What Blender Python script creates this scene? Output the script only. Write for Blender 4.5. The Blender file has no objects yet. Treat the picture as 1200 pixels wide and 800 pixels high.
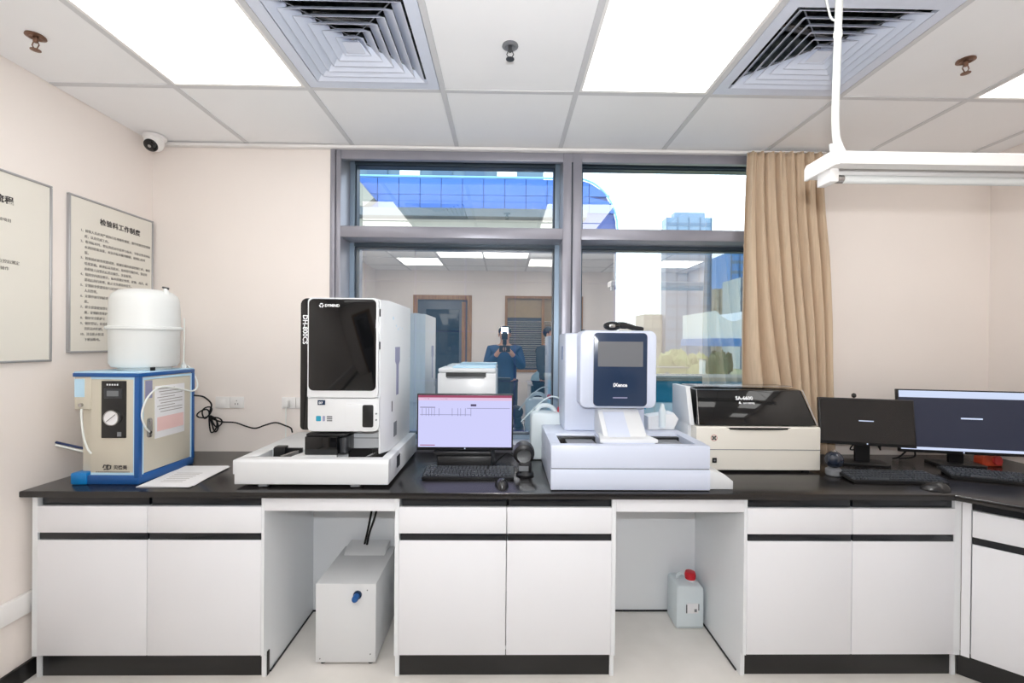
import bpy, bmesh, math, random
from mathutils import Vector, Matrix
random.seed(7)
SC = bpy.context.scene
COL = SC.collection
PI = math.pi

# ------------------------------------------------------------------ camera
cam_d = bpy.data.cameras.new('camera'); cam = bpy.data.objects.new('camera', cam_d); COL.objects.link(cam)
SC.camera = cam
cam_d.sensor_width = 36; cam_d.lens = 525.5/1200*36
cam_d.shift_x = 0.0005; cam_d.shift_y = 0.0037
cam_d.clip_start = 0.01; cam_d.clip_end = 900
yw, pt, rl = .0151, -.0044, .0087
_f = Vector((math.sin(yw)*math.cos(pt), math.cos(yw)*math.cos(pt), math.sin(pt)))
_r = Vector((math.cos(yw), -math.sin(yw), 0)); _u = _r.cross(_f)
_r2 = _r*math.cos(rl)+_u*math.sin(rl); _u2 = -_r*math.sin(rl)+_u*math.cos(rl)
cam.matrix_world = Matrix(((_r2.x, _u2.x, -_f.x, .0209), (_r2.y, _u2.y, -_f.y, -2.6228), (_r2.z, _u2.z, -_f.z, 1.4532), (0, 0, 0, 1)))

# ------------------------------------------------------------------ world, light, exposure
SKY = 3.7; PANEL = 3.8; FLASH = 45
w = bpy.data.worlds.new('sky'); SC.world = w; w.use_nodes = True
nt = w.node_tree; bg = nt.nodes['Background']
bg.inputs[1].default_value = SKY
tc = nt.nodes.new('ShaderNodeTexCoord'); sp = nt.nodes.new('ShaderNodeSeparateXYZ'); rp = nt.nodes.new('ShaderNodeValToRGB')
nt.links.new(tc.outputs['Generated'], sp.inputs[0]); nt.links.new(sp.outputs[2], rp.inputs[0]); nt.links.new(rp.outputs[0], bg.inputs[0])
rp.color_ramp.elements[0].position = 0.0; rp.color_ramp.elements[0].color = (1, .985, .95, 1)
rp.color_ramp.elements[1].position = 0.6; rp.color_ramp.elements[1].color = (.80, .90, 1, 1)
SC.view_settings.view_transform = 'Standard'; SC.view_settings.look = 'None'
SC.view_settings.exposure = 0.06; SC.view_settings.gamma = 1; SC.view_settings.use_curve_mapping = False
SC.cycles.use_denoising = True
SC.cycles.max_bounces = 10; SC.cycles.diffuse_bounces = 6; SC.cycles.glossy_bounces = 5; SC.cycles.transparent_max_bounces = 12
SC.cycles.sample_clamp_indirect = 6

# ------------------------------------------------------------------ materials
def lin(c):
    o = []
    for v in c:
        v /= 255.0
        o.append(v/12.92 if v <= .04045 else ((v+.055)/1.055)**2.4)
    return (*o, 1)
def mat(name, c, rough=.5, metal=0, noise=0, scale=20, bump=0, bscale=60, coat=0, c2=None, stretch=None, spec=.5, trans=0, emit=None, es=0, alpha=1):
    m = bpy.data.materials.new(name); m.use_nodes = True
    n = m.node_tree; b = n.nodes['Principled BSDF']
    b.inputs['Base Color'].default_value = lin(c); b.inputs['Roughness'].default_value = rough; b.inputs['Metallic'].default_value = metal
    b.inputs['Specular IOR Level'].default_value = spec; b.inputs['Coat Weight'].default_value = coat
    b.inputs['Transmission Weight'].default_value = trans; b.inputs['Alpha'].default_value = alpha
    if emit: b.inputs['Emission Color'].default_value = lin(emit); b.inputs['Emission Strength'].default_value = es
    t = n.nodes.new('ShaderNodeTexCoord')
    src = t.outputs['Object']
    if stretch:
        mp = n.nodes.new('ShaderNodeMapping'); mp.inputs['Scale'].default_value = stretch
        n.links.new(src, mp.inputs[0]); src = mp.outputs[0]
    if noise or c2:
        x = n.nodes.new('ShaderNodeTexNoise'); x.inputs['Scale'].default_value = scale; x.inputs['Detail'].default_value = 4
        n.links.new(src, x.inputs['Vector'])
        r = n.nodes.new('ShaderNodeValToRGB')
        k = noise or 0
        a = [max(0, v*(1-k)) for v in lin(c)[:3]]; z = [min(1, v*(1+k)) for v in lin(c2 or c)[:3]]
        r.color_ramp.elements[0].position = .35; r.color_ramp.elements[0].color = (*a, 1)
        r.color_ramp.elements[1].position = .65; r.color_ramp.elements[1].color = (*z, 1)
        n.links.new(x.outputs[0], r.inputs[0]); n.links.new(r.outputs[0], b.inputs['Base Color'])
    if bump:
        x = n.nodes.new('ShaderNodeTexNoise'); x.inputs['Scale'].default_value = bscale; x.inputs['Detail'].default_value = 3
        n.links.new(src, x.inputs['Vector'])
        bp = n.nodes.new('ShaderNodeBump'); bp.inputs['Strength'].default_value = bump; bp.inputs['Distance'].default_value = .002
        n.links.new(x.outputs[0], bp.inputs['Height']); n.links.new(bp.outputs[0], b.inputs['Normal'])
    return m
def emat(name, c, s):
    m = bpy.data.materials.new(name); m.use_nodes = True; n = m.node_tree; n.nodes.clear()
    e = n.nodes.new('ShaderNodeEmission'); e.inputs[0].default_value = lin(c); e.inputs[1].default_value = s
    o = n.nodes.new('ShaderNodeOutputMaterial'); n.links.new(e.outputs[0], o.inputs[0]); return m
def glassmat(name, tint, ior):
    m = bpy.data.materials.new(name); m.use_nodes = True; n = m.node_tree; n.nodes.clear()
    t = n.nodes.new('ShaderNodeBsdfTransparent'); t.inputs[0].default_value = tint
    g = n.nodes.new('ShaderNodeBsdfGlossy'); g.inputs['Roughness'].default_value = 0; g.inputs[0].default_value = (1, .99, .96, 1)
    f = n.nodes.new('ShaderNodeFresnel'); f.inputs[0].default_value = ior      # the coated room side of the pane reflects
    ge = n.nodes.new('ShaderNodeNewGeometry'); iv = n.nodes.new('ShaderNodeMath'); iv.operation = 'SUBTRACT'; iv.inputs[0].default_value = 1
    ml = n.nodes.new('ShaderNodeMath'); ml.operation = 'MULTIPLY'
    n.links.new(ge.outputs['Backfacing'], iv.inputs[1]); n.links.new(iv.outputs[0], ml.inputs[0]); n.links.new(f.outputs[0], ml.inputs[1])
    x = n.nodes.new('ShaderNodeMixShader'); o = n.nodes.new('ShaderNodeOutputMaterial')
    n.links.new(ml.outputs[0], x.inputs[0]); n.links.new(t.outputs[0], x.inputs[1]); n.links.new(g.outputs[0], x.inputs[2]); n.links.new(x.outputs[0], o.inputs[0])
    return m
M = dict(
 wall=mat('wall_paint', (238, 230, 224), .6, noise=.012, scale=2, bump=.03, bscale=200),
 tile=mat('ceiling_tile', (240, 240, 241), .75, noise=.01, scale=3),
 grid=mat('ceiling_grid_metal', (206, 206, 208), .5),
 trim=mat('white_trim', (236, 234, 232), .4),
 floor=mat('floor_vinyl', (220, 216, 210), .36, c2=(232, 228, 223), scale=3, bump=.02),
 black=mat('black_plastic', (22, 22, 24), .4, noise=.1, scale=80),
 rubber=mat('black_rubber', (14, 14, 15), .6),
 plinth=mat('black_plinth', (26, 25, 25), .35, noise=.1, scale=9),
 channel=mat('black_channel', (16, 20, 28), .2),
 epoxy=mat('black_epoxy_top', (30, 28, 28), .22, noise=.12, scale=120, bump=.05, bscale=260, spec=.6),
 lam=mat('white_laminate', (236, 237, 241), .35, noise=.008, scale=2),
 lam2=mat('white_laminate_side', (234, 237, 240), .4, noise=.008, scale=2),
 alu=mat('window_aluminium', (146, 145, 154), .38, .35, noise=.03, scale=8),
 gasket=mat('window_gasket', (38, 50, 62), .4),
 sash=mat('window_sash', (150, 168, 186), .3, .5),
 soffit=mat('window_dark_profile', (70, 82, 92), .35, .3),
 glass=glassmat('coated_glass', (.86, .93, .97, 1), 10.5), glass_clear=glassmat('clear_glass', (.90, .95, .98, 1), 2.5),
 curtain=mat('beige_curtain', (204, 182, 156), .85, noise=.05, scale=3, stretch=(40, 40, 2), bump=.1, bscale=300),
 dev=mat('device_white', (222, 224, 226), .3, noise=.006, scale=4),
 dev_b=mat('device_cool_white', (206, 213, 230), .32, noise=.006, scale=4),
 dev_c=mat('device_cream', (232, 228, 218), .35, noise=.006, scale=4),
 beige=mat('beige_paint_steel', (206, 200, 184), .4, noise=.012, scale=5),
 blue=mat('blue_edge_plastic', (24, 84, 150), .35, noise=.03, scale=9),
 blue2=mat('bright_blue_plastic', (10, 124, 196), .35),
 paleblue=mat('pale_blue_edge', (186, 220, 240), .4),
 gloss=mat('glossy_black_glass', (12, 13, 15), .06, noise=.05, scale=3, spec=.55),
 darkgrey=mat('dark_grey_plastic', (52, 54, 58), .4, noise=.05, scale=20),
 midgrey=mat('mid_grey_plastic', (120, 122, 126), .4),
 silver=mat('silver_metal', (190, 188, 186), .25, .9),
 brass=mat('sprinkler_brass', (128, 98, 82), .35, .8),
 hdpe=mat('white_tank_plastic', (228, 231, 230), .42, noise=.01, scale=5),
 cloudy=mat('cloudy_plastic', (216, 226, 230), .4, noise=.02, scale=7, spec=.4),
 red=mat('red_cap', (196, 24, 40), .4, noise=.04, scale=20),
 orange=mat('orange_red_plastic', (196, 74, 44), .4),
 navy=mat('navy_panel', (38, 54, 80), .22, noise=.03, scale=3),
 grey_screen=mat('grey_screen', (108, 110, 114), .25),
 paper=mat('paper', (232, 232, 234), .8, noise=.01, scale=9),
 poster=mat('poster_paper', (228, 224, 214), .5, noise=.01, scale=3),
 ink=mat('ink', (66, 62, 62), .8), ink2=mat('ink_light', (150, 146, 140), .8),
 pinkink=mat('pink_ink', (232, 196, 192), .8), white=mat('white_print', (236, 238, 240), .6),
 tealink=mat('teal_print', (32, 140, 168), .6), lilac=mat('lilac_print', (146, 146, 176), .6), redink=mat('red_print', (196, 60, 60), .6),
 tube=mat('white_tube', (232, 236, 232), .35, noise=.01), bluetube=mat('blue_tube', (30, 48, 92), .35),
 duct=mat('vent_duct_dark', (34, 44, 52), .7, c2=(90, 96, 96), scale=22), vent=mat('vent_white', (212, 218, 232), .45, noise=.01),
 oak=mat('oak_frame', (176, 134, 84), .45, c2=(150, 108, 64), scale=5, stretch=(14, 14, 1)),
 doorgrey=mat('grey_door', (96, 98, 104), .35, noise=.06, scale=2), tan=mat('tan_panel', (168, 146, 110), .5, noise=.03),
 blind=mat('blind_slat', (214, 208, 196), .5),
 skin=mat('skin', (196, 150, 124), .5, noise=.03), hair=mat('hair', (22, 18, 18), .5), jacket=mat('navy_jacket', (20, 62, 104), .6, noise=.08, scale=14, bump=.3, bscale=30),
 coat=mat('dark_coat', (52, 60, 66), .7, noise=.06), trousers=mat('trousers', (26, 28, 36), .8), shoe=mat('shoe', (20, 20, 22), .4),
 cyan=mat('cyan_sheet', (60, 150, 196), .6), bag=mat('pale_blue_bag', (150, 186, 204), .45, noise=.06, scale=12, bump=.5, bscale=20),
 # outside
 bglass=mat('blue_roof_glass', (44, 96, 176), .3, noise=.05, scale=.8), bframe=mat('blue_roof_frame', (20, 58, 128), .4), brim=mat('pale_blue_rim', (120, 176, 232), .4),
 teal2=mat('teal_cladding', (22, 120, 150), .4, noise=.08, scale=1), teal=mat('teal_facade', (12, 54, 76), .3, noise=.12, scale=.5), tealdark=mat('teal_joint', (8, 44, 64), .4), steel=mat('steel_band', (72, 84, 92), .5, noise=.04, scale=2),
 stone=mat('pale_stone', (128, 130, 122), .7, noise=.05, scale=3), bgrey=mat('blue_grey_facade', (92, 120, 140), .5, noise=.05, scale=.6), bwin=mat('office_window', (70, 100, 128), .3),
 bwhite=mat('white_facade', (216, 224, 226), .6), tower=mat('tower_glass', (104, 134, 164), .3, noise=.05, scale=.05), towerb=mat('tower_band', (84, 112, 142), .4),
 tower2=mat('blue_tower_glass', (62, 138, 206), .3, noise=.06, scale=.06), stan=mat('sandstone_tower', (180, 172, 156), .6, noise=.05, scale=.1), stanb=mat('sandstone_band', (156, 150, 138), .6),
 leaf=mat('dark_tree', (38, 66, 44), .8, c2=(70, 98, 60), scale=.7, noise=.1), leaf2=mat('olive_tree', (150, 150, 84), .8, c2=(176, 176, 118), scale=.6, noise=.1),
 ground=mat('city_ground', (150, 156, 110), .9, c2=(176, 172, 136), scale=.08), road=mat('pale_road', (206, 202, 194), .8),
)
M['panel'] = emat('light_panel', (255, 253, 250), PANEL)
M['scr'] = emat('screen_lavender', (206, 206, 248), 1.0); M['scr_bar'] = emat('screen_maroon', (168, 84, 112), .9); M['scr_white'] = emat('screen_white', (208, 220, 246), 1.0)
M['scr_line'] = emat('screen_line', (150, 150, 190), .9); M['scr_dark'] = emat('screen_dark', (90, 80, 110), .9)
M['scr_pink'] = emat('screen_pink', (232, 196, 224), .95)
M['scr_navy'] = mat('screen_navy', (30, 34, 46), .25, emit=(44, 50, 72), es=.5); M['scr_black'] = mat('screen_black', (24, 23, 23), .2, emit=(30, 29, 30), es=.4)
M['led'] = emat('display_grey', (150, 150, 150), .6)

# ------------------------------------------------------------------ mesh helpers
def bx(bm, x0, x1, y0, y1, z0, z1, bev=0, seg=2):
    r = bmesh.ops.create_cube(bm, size=1); vs = r['verts']
    for v in vs: v.co = Vector(((x0+x1)/2+v.co.x*abs(x1-x0), (y0+y1)/2+v.co.y*abs(y1-y0), (z0+z1)/2+v.co.z*abs(z1-z0)))
    if bev:
        es = list({e for v in vs for e in v.link_edges})
        bmesh.ops.bevel(bm, geom=es, offset=bev, segments=seg, affect='EDGES', profile=.5)
    return bm
def B(*a, **k): return bx(bmesh.new(), *a, **k)
def prism(bm, pts, axis, a, b, bev=0):
    def P(p, t):
        return {'y': (p[0], t, p[1]), 'x': (t, p[0], p[1]), 'z': (p[0], p[1], t)}[axis]
    A = [bm.verts.new(P(p, a)) for p in pts]; C = [bm.verts.new(P(p, b)) for p in pts]
    f1 = bm.faces.new(A); f2 = bm.faces.new(C[::-1]); fs = [f1, f2]
    n = len(pts)
    for i in range(n): fs.append(bm.faces.new((A[i], C[i], C[(i+1) % n], A[(i+1) % n])))
    bmesh.ops.recalc_face_normals(bm, faces=fs)
    if bev:
        es = list(set(f1.edges) | set(f2.edges))
        bmesh.ops.bevel(bm, geom=es, offset=bev, segments=2, affect='EDGES', profile=.5)
    return bm
def PR(*a, **k): return prism(bmesh.new(), *a, **k)
def rr(x0, x1, z0, z1, r, n=5):
    if not isinstance(r, (tuple, list)): r = (r,)*4     # bl, br, tr, tl
    o = []
    for (cx, cz, rad, a0) in ((x0+r[0], z0+r[0], r[0], PI), (x1-r[1], z0+r[1], r[1], 1.5*PI), (x1-r[2], z1-r[2], r[2], 0), (x0+r[3], z1-r[3], r[3], .5*PI)):
        for k in range(n+1):
            t = a0+k/n*PI/2; o.append((cx+rad*math.cos(t), cz+rad*math.sin(t)))
    return o
def cr(pts, n=6):
    p = [Vector(q) for q in pts]; p = [2*p[0]-p[1]]+p+[2*p[-1]-p[-2]]; o = []
    for i in range(1, len(p)-2):
        for k in range(n):
            t = k/n; a, b, c, d = p[i-1:i+3]
            o.append(.5*((2*b)+(c-a)*t+(2*a-5*b+4*c-d)*t*t+(3*b-a-3*c+d)*t**3))
    o.append(p[-2]); return o
def tube(bm, pts, r, n=8, smooth=0):
    p = cr(pts, smooth) if smooth else [Vector(q) for q in pts]
    R = r if isinstance(r, (list, tuple)) else [r]*len(p)
    rings = []; up = None
    for i, q in enumerate(p):
        d = (p[min(i+1, len(p)-1)]-p[max(i-1, 0)]).normalized()
        if up is None: up = d.orthogonal().normalized()
        up = (up-d*up.dot(d)).normalized(); s = d.cross(up)
        rings.append([bm.verts.new(q+(up*math.cos(2*PI*k/n)+s*math.sin(2*PI*k/n))*R[i]) for k in range(n)])
    fs = []
    for a, b in zip(rings, rings[1:]):
        for k in range(n): fs.append(bm.faces.new((a[k], a[(k+1) % n], b[(k+1) % n], b[k])))
    fs.append(bm.faces.new(rings[0][::-1])); fs.append(bm.faces.new(rings[-1]))
    bmesh.ops.recalc_face_normals(bm, faces=fs)
    return bm
def T(*a, **k): return tube(bmesh.new(), *a, **k)
def lathe(bm, prof, c=(0, 0, 0), n=24, axis='z'):
    rings = []
    for r, z in prof:
        ring = []
        for k in range(n):
            t = 2*PI*k/n; x, y = r*math.cos(t), r*math.sin(t)
            p = {'z': (x, y, z), 'y': (x, z, y), 'x': (z, x, y)}[axis]
            ring.append(bm.verts.new((p[0]+c[0], p[1]+c[1], p[2]+c[2])))
        rings.append(ring)
    fs = []
    for a, b in zip(rings, rings[1:]):
        for k in range(n): fs.append(bm.faces.new((a[k], a[(k+1) % n], b[(k+1) % n], b[k])))
    fs.append(bm.faces.new(rings[0][::-1])); fs.append(bm.faces.new(rings[-1]))
    bmesh.ops.recalc_face_normals(bm, faces=fs)
    return bm
def L(*a, **k): return lathe(bmesh.new(), *a, **k)
INV = {}
def tag(o, label=None, cat=None, group=None, kind=None):
    if label: o['label'] = label
    if cat: o['category'] = cat
    if group: o['group'] = group
    if kind: o['kind'] = kind
    return o
def mesh_of(name, bm, m, smooth=True):
    me = bpy.data.meshes.new(name); bm.to_mesh(me); bm.free()
    me.materials.append(M[m] if isinstance(m, str) else m)
    if smooth and len(me.polygons):
        me.polygons.foreach_set('use_smooth', [True]*len(me.polygons)); me.set_sharp_from_angle(angle=math.radians(38))
    return me
def part(name, bm, m, parent=None, label=None, kind=None, smooth=True):
    me = mesh_of(name, bm, m, smooth) if isinstance(bm, bmesh.types.BMesh) else bm
    if parent is not None and parent.name in INV: me.transform(INV[parent.name])
    o = bpy.data.objects.new(name, me); COL.objects.link(o)
    if parent is not None:
        o.parent = parent
        if parent.name in INV: INV[o.name] = INV[parent.name]
    return tag(o, label, None, None, kind)
def thing(name, label, cat, loc=(0, 0, 0), rz=0, group=None, kind=None, world=True):
    o = bpy.data.objects.new(name, None); COL.objects.link(o); o.location = loc; o.rotation_euler = (0, 0, rz); o.empty_display_size = .05
    if world: INV[o.name] = (Matrix.Translation(loc) @ Matrix.Rotation(rz, 4, 'Z')).inverted()
    return tag(o, label, cat, group, kind)
def solo(name, bm, m, label, cat, group=None, origin=None):
    me = mesh_of(name, bm, m); o = bpy.data.objects.new(name, me); COL.objects.link(o)
    if origin is None:
        xs = [v.co for v in me.vertices]; origin = Vector((sum(v.x for v in xs)/len(xs), sum(v.y for v in xs)/len(xs), min(v.z for v in xs)))
    me.transform(Matrix.Translation(-Vector(origin))); o.location = origin
    return tag(o, label, cat, group)
def struct(name, bm, m, parent=None):
    o = part(name, bm, m, parent); o['kind'] = 'structure'; return o
def link_piece(name, me, loc, parent, rot=None):
    o = bpy.data.objects.new(name, me); COL.objects.link(o); o.parent = parent; o.location = loc
    if rot: o.rotation_euler = rot
    return o
def dup(root, loc, rz, label=None, group=None):
    r = root.copy(); COL.objects.link(r); r.location = loc; r.rotation_euler = (0, 0, rz)
    if label: r['label'] = label
    if group: r['group'] = group
    for ch in list(root.children):
        c = ch.copy(); COL.objects.link(c); c.parent = r
        for g in list(ch.children):
            d = g.copy(); COL.objects.link(d); d.parent = c
    return r
def text_mesh(s, size, align='LEFT', bold=0, ext=.0006, sx=1):
    cu = bpy.data.curves.new('lettering', 'FONT'); cu.body = s; cu.size = size; cu.align_x = align; cu.extrude = ext; cu.offset = bold; cu.resolution_u = 2; cu.space_character = sx
    o = bpy.data.objects.new('lettering', cu); COL.objects.link(o)
    me = bpy.data.meshes.new_from_object(o.evaluated_get(bpy.context.evaluated_depsgraph_get()))
    bpy.data.objects.remove(o); bpy.data.curves.remove(cu)
    return me
# facing matrices: text lies in local XY, reads along X, up Y, facing +Z
def F_front(x, y, z, tilt=0): return Matrix.Translation((x, y, z)) @ Matrix.Rotation(PI/2-tilt, 4, 'X')               # faces -Y
def F_left(x, y, z): return Matrix.Translation((x, y, z)) @ Matrix.Rotation(PI/2, 4, 'Z') @ Matrix.Rotation(PI/2, 4, 'X')      # faces +X
def lettering(name, s, size, mtx, m, parent, align='LEFT', bold=0, sx=1):
    me = text_mesh(s, size, align, bold, sx=sx); me.materials.clear(); me.materials.append(M[m]); me.transform(mtx); me.name = name
    return part(name, me, m, parent)

# ================================================================== SETTING
XL, XR, YB, HC, CH = -2.016, 2.898, -4.05, 2.589, .814
WX0, WX1, WZ0, GY = -.996, 1.86, CH-.03, .20
struct('floor', B(XL-.1, XR+.1, YB-.1, .3, -.08, 0), 'floor')
struct('wall_left', B(XL-.12, XL, YB, .3, 0, HC+.35), 'wall')
struct('wall_right', B(XR, XR+.12, YB, .3, 0, HC+.35), 'wall')
b = bmesh.new()
bx(b, XL, WX0, 0, .3, 0, HC+.35); bx(b, WX1, XR, 0, .3, 0, HC+.35); bx(b, WX0, WX1, 0, .3, 0, WZ0); bx(b, WX0, WX1, 0, .3, 2.572, HC+.35)
struct('wall_back', b, 'wall')
b = bmesh.new()
bx(b, XL, -1.42, YB-.12, YB, 0, HC+.35); bx(b, -.50, .02, YB-.12, YB, 0, HC+.35); bx(b, -1.42, -.50, YB-.12, YB, 2.2, HC+.35)
bx(b, .02, 1.25, YB-.12, YB, 0, 1.0); bx(b, .02, 1.25, YB-.12, YB, 2.2, HC+.35); bx(b, 1.25, XR, YB-.12, YB, 0, HC+.35)
struct('wall_front', b, 'wall')
struct('baseboard_left', B(XL, XL+.012, YB, 0, 0, .075), 'plinth')
struct('baseboard_right', B(XR-.012, XR, YB, 0, 0, .075), 'plinth')
struct('trim_1', B(XL+.002, XR-.002, -.035, -.001, 2.566, HC-.006, bev=.003), 'trim')
t2 = struct('trim_2', B(XL, XL+.022, YB, -.01, .287, .375, bev=.004), 'trim')
# door_1 and window_2 of the wall behind the camera, seen in the glass
d1 = thing('door_1', None, None, (-.96, YB, 0), kind='structure')
b = bmesh.new(); bx(b, -1.42, -1.35, YB-.1, YB+.02, 0, 2.2, bev=.004); bx(b, -.57, -.5, YB-.1, YB+.02, 0, 2.2, bev=.004); bx(b, -1.35, -.57, YB-.1, YB+.02, 2.13, 2.2, bev=.004)
part('door_frame', b, 'oak', d1)
part('door_leaf', B(-1.35, -.57, YB-.06, YB-.02, .005, 2.13, bev=.003), 'doorgrey', d1)
part('glass_panel', B(-1.22, -.70, YB-.02, YB-.012, .9, 1.98, bev=.002), 'gloss', d1)
part('edge_strip', B(-.66, -.6, YB-.02, YB-.012, .02, 2.1), 'oak', d1)
b = T([(-1.28, YB+.045, .98), (-1.28, YB+.045, 1.2)], .01); tube(b, [(-1.28, YB-.02, 1.0), (-1.28, YB+.045, 1.0)], .007); tube(b, [(-1.28, YB-.02, 1.18), (-1.28, YB+.045, 1.18)], .007)
part('door_handle', b, 'silver', d1)
w2 = thing('window_2', None, None, (.63, YB, 1), kind='structure')
b = bmesh.new(); bx(b, .02, .06, YB-.1, YB+.015, 1, 2.2); bx(b, 1.21, 1.25, YB-.1, YB+.015, 1, 2.2); bx(b, .06, 1.21, YB-.1, YB+.015, 1, 1.04); bx(b, .06, 1.21, YB-.1, YB+.015, 2.16, 2.2); bx(b, .6, .64, YB-.1, YB+.01, 1.04, 2.16)
part('window_frame', b, 'oak', w2)
part('pane', B(.06, .60, YB-.06, YB-.05, 1.04, 2.16), 'doorgrey', w2); part('pane', B(.64, 1.21, YB-.06, YB-.05, 1.04, 2.16), 'tan', w2)
part('lintel_panel', B(.06, .6, YB-.05, YB-.03, 1.86, 2.16), 'tan', w2)
sm = mesh_of('slat', B(-.57, .57, -.012, .012, -.001, .001), 'blind')
for i in range(22): link_piece('slat', sm, (.635-.63, .0, .08+i*.034), w2, (.5, 0, 0)).location = (.005, -.022+.02, .08+i*.034-.0)

# ---- ceiling
ceil = struct('ceiling', B(XL-.1, XR+.1, YB-.1, .3, HC+.30, HC+.36), 'tile')
xs = [XL]+[-1.466+.6*k for k in range(8)]+[XR]
ys = [0, -.593, -1.193, -1.793, -2.393, -2.993, -3.593, YB]
special = {(1, 1), (1, 2), (4, 1), (4, 2), (7, 1), (7, 2), (2, 1), (5, 1), (1, 5), (4, 5), (7, 5), (2, 4), (3, 4), (1, 3), (2, 3), (4, 3), (5, 3), (7, 3)}
tm = mesh_of('tile', B(-.294, .294, -.294, .294, 0, .012, bev=.003, seg=1), 'tile')
for i in range(len(xs)-1):
    for j in range(len(ys)-1):
        if (i, j) in special: continue
        x0, x1, y1, y0 = xs[i], xs[i+1], ys[j], ys[j+1]
        if 0 < i < 8 and 0 < j < 6: link_piece('tile', tm, ((x0+x1)/2, (y0+y1)/2, HC+random.uniform(-.0006, .0006)), ceil)
        else: part('tile', B(x0+.005, x1-.005, y0+.005, y1-.005, HC, HC+.012, bev=.003, seg=1), 'tile', ceil)
for x in xs[1:-1]: part('grid_runner', B(x-.012, x+.012, YB, 0, HC-.005, HC+.02, bev=.001, seg=1), 'grid', ceil)
for y in ys[1:-1]:
    for i in range(len(xs)-1): part('cross_runner', B(xs[i]+.012, xs[i+1]-.012, y-.012, y+.012, HC-.0045, HC+.019, bev=.001, seg=1), 'grid', ceil)

def light_panel(x0, x1, y0, y1, label):
    r = thing('ceiling_light', label, 'ceiling light', ((x0+x1)/2, (y0+y1)/2, HC), group='square white light panels set in the ceiling')
    b = bmesh.new()
    for q in ((x0+.012, x1-.012, y0+.012, y0+.024), (x0+.012, x1-.012, y1-.024, y1-.012), (x0+.012, x0+.024, y0+.024, y1-.024), (x1-.024, x1-.012, y0+.024, y1-.024)): bx(b, *q, HC-.004, HC+.03)
    part('frame', b, 'trim', r)
    part('diffuser', B(x0+.024, x1-.024, y0+.024, y1-.024, HC-.001, HC+.006), 'panel', r)
light_panel(-1.466, -.866, -1.793, -.593, 'bright ceiling light panel at the left, nearest the dome camera')
light_panel(.334, .934, -1.793, -.593, 'bright ceiling light panel in the middle, between the two air vents')
light_panel(2.134, 2.734, -1.793, -.593, 'bright ceiling light panel cut by the right edge, beyond the right sprinkler')
light_panel(-1.466, -.866, -3.593, -2.993, 'rear ceiling light panel reflected at the left of the window')
light_panel(.334, .934, -3.593, -2.993, 'rear ceiling light panel reflected beside the window mullion')
light_panel(2.134, 2.734, -3.593, -2.993, 'rear ceiling light panel reflected in the right window')

light_panel(-.866, .334, -2.993, -2.393, 'wide rear ceiling light panel reflected along the top of the lower left window')

light_panel(-1.466, -.266, -2.393, -1.793, 'added unseen wide ceiling light panel on the left, brightening the lower room')  # this row of unseen panels is added to brighten the cabinets and floor
light_panel(.334, 1.534, -2.393, -1.793, 'added unseen wide ceiling light panel in the middle, brightening the lower room')
light_panel(2.134, 2.734, -2.393, -1.793, 'added unseen square ceiling light panel on the right, brightening the lower room')

def ring(bm, a0, z0, a1, z1, th=.0025):
    # a sloping square louvre: outer bottom half-size a0 at z0, top half-size a1 at z1
    def sq(a, z): return [bm.verts.new((sx*a, sy*a, z)) for sx, sy in ((-1, -1), (1, -1), (1, 1), (-1, 1))]
    q = [sq(a0, z0), sq(a1, z1), sq(a1-th, z1), sq(a0-th, z0)]
    fs = []
    for i in range(4):
        A, C = q[i], q[(i+1) % 4]
        for k in range(4): fs.append(bm.faces.new((A[k], A[(k+1) % 4], C[(k+1) % 4], C[k])))
    bmesh.ops.recalc_face_normals(bm, faces=fs); return bm
def vent(loc, label):
    r = thing('air_vent', label, 'air vent', loc, group='square louvred ceiling diffusers', world=False)
    b = ring(bmesh.new(), .286, -.004, .286, .014, .046)
    part('frame', b, 'vent', r)
    for a in (.232, .196, .160, .124, .088, .052):
        part('louvre', ring(bmesh.new(), a, -.008, a-.046, .034), 'vent', r)
    b = bmesh.new(); A = [b.verts.new((sx*.034, sy*.034, -.012)) for sx, sy in ((-1, -1), (1, -1), (1, 1), (-1, 1))]; C = [b.verts.new((sx*.012, sy*.012, .01)) for sx, sy in ((-1, -1), (1, -1), (1, 1), (-1, 1))]
    b.faces.new(A[::-1]); b.faces.new(C)
    for k in range(4): b.faces.new((A[k], A[(k+1) % 4], C[(k+1) % 4], C[k]))
    bmesh.ops.recalc_face_normals(b, faces=b.faces[:]); part('center_plate', b, 'vent', r)
    b = bmesh.new()
    for s in (-1, 1): tube(b, [(-.22, s*.22, .028), (0, 0, .028), (.22, -s*.22, .028)], .0035, 5)
    part('brace', b, 'silver', r)
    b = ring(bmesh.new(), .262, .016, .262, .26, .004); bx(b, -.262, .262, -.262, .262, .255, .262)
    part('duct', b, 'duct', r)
    b = bmesh.new(); tube(b, [(-.2, -.1, .12), (.2, -.06, .14)], .02, 8); tube(b, [(-.18, .06, .16), (.2, .1, .12)], .014, 8)
    part('duct_rod', b, 'silver', r)
vent((-.566, -.893, HC), 'square louvred air vent at the left, beside the left light panel')
vent((1.234, -.893, HC), 'square louvred air vent at the right, behind the white hanging cable')
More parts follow.
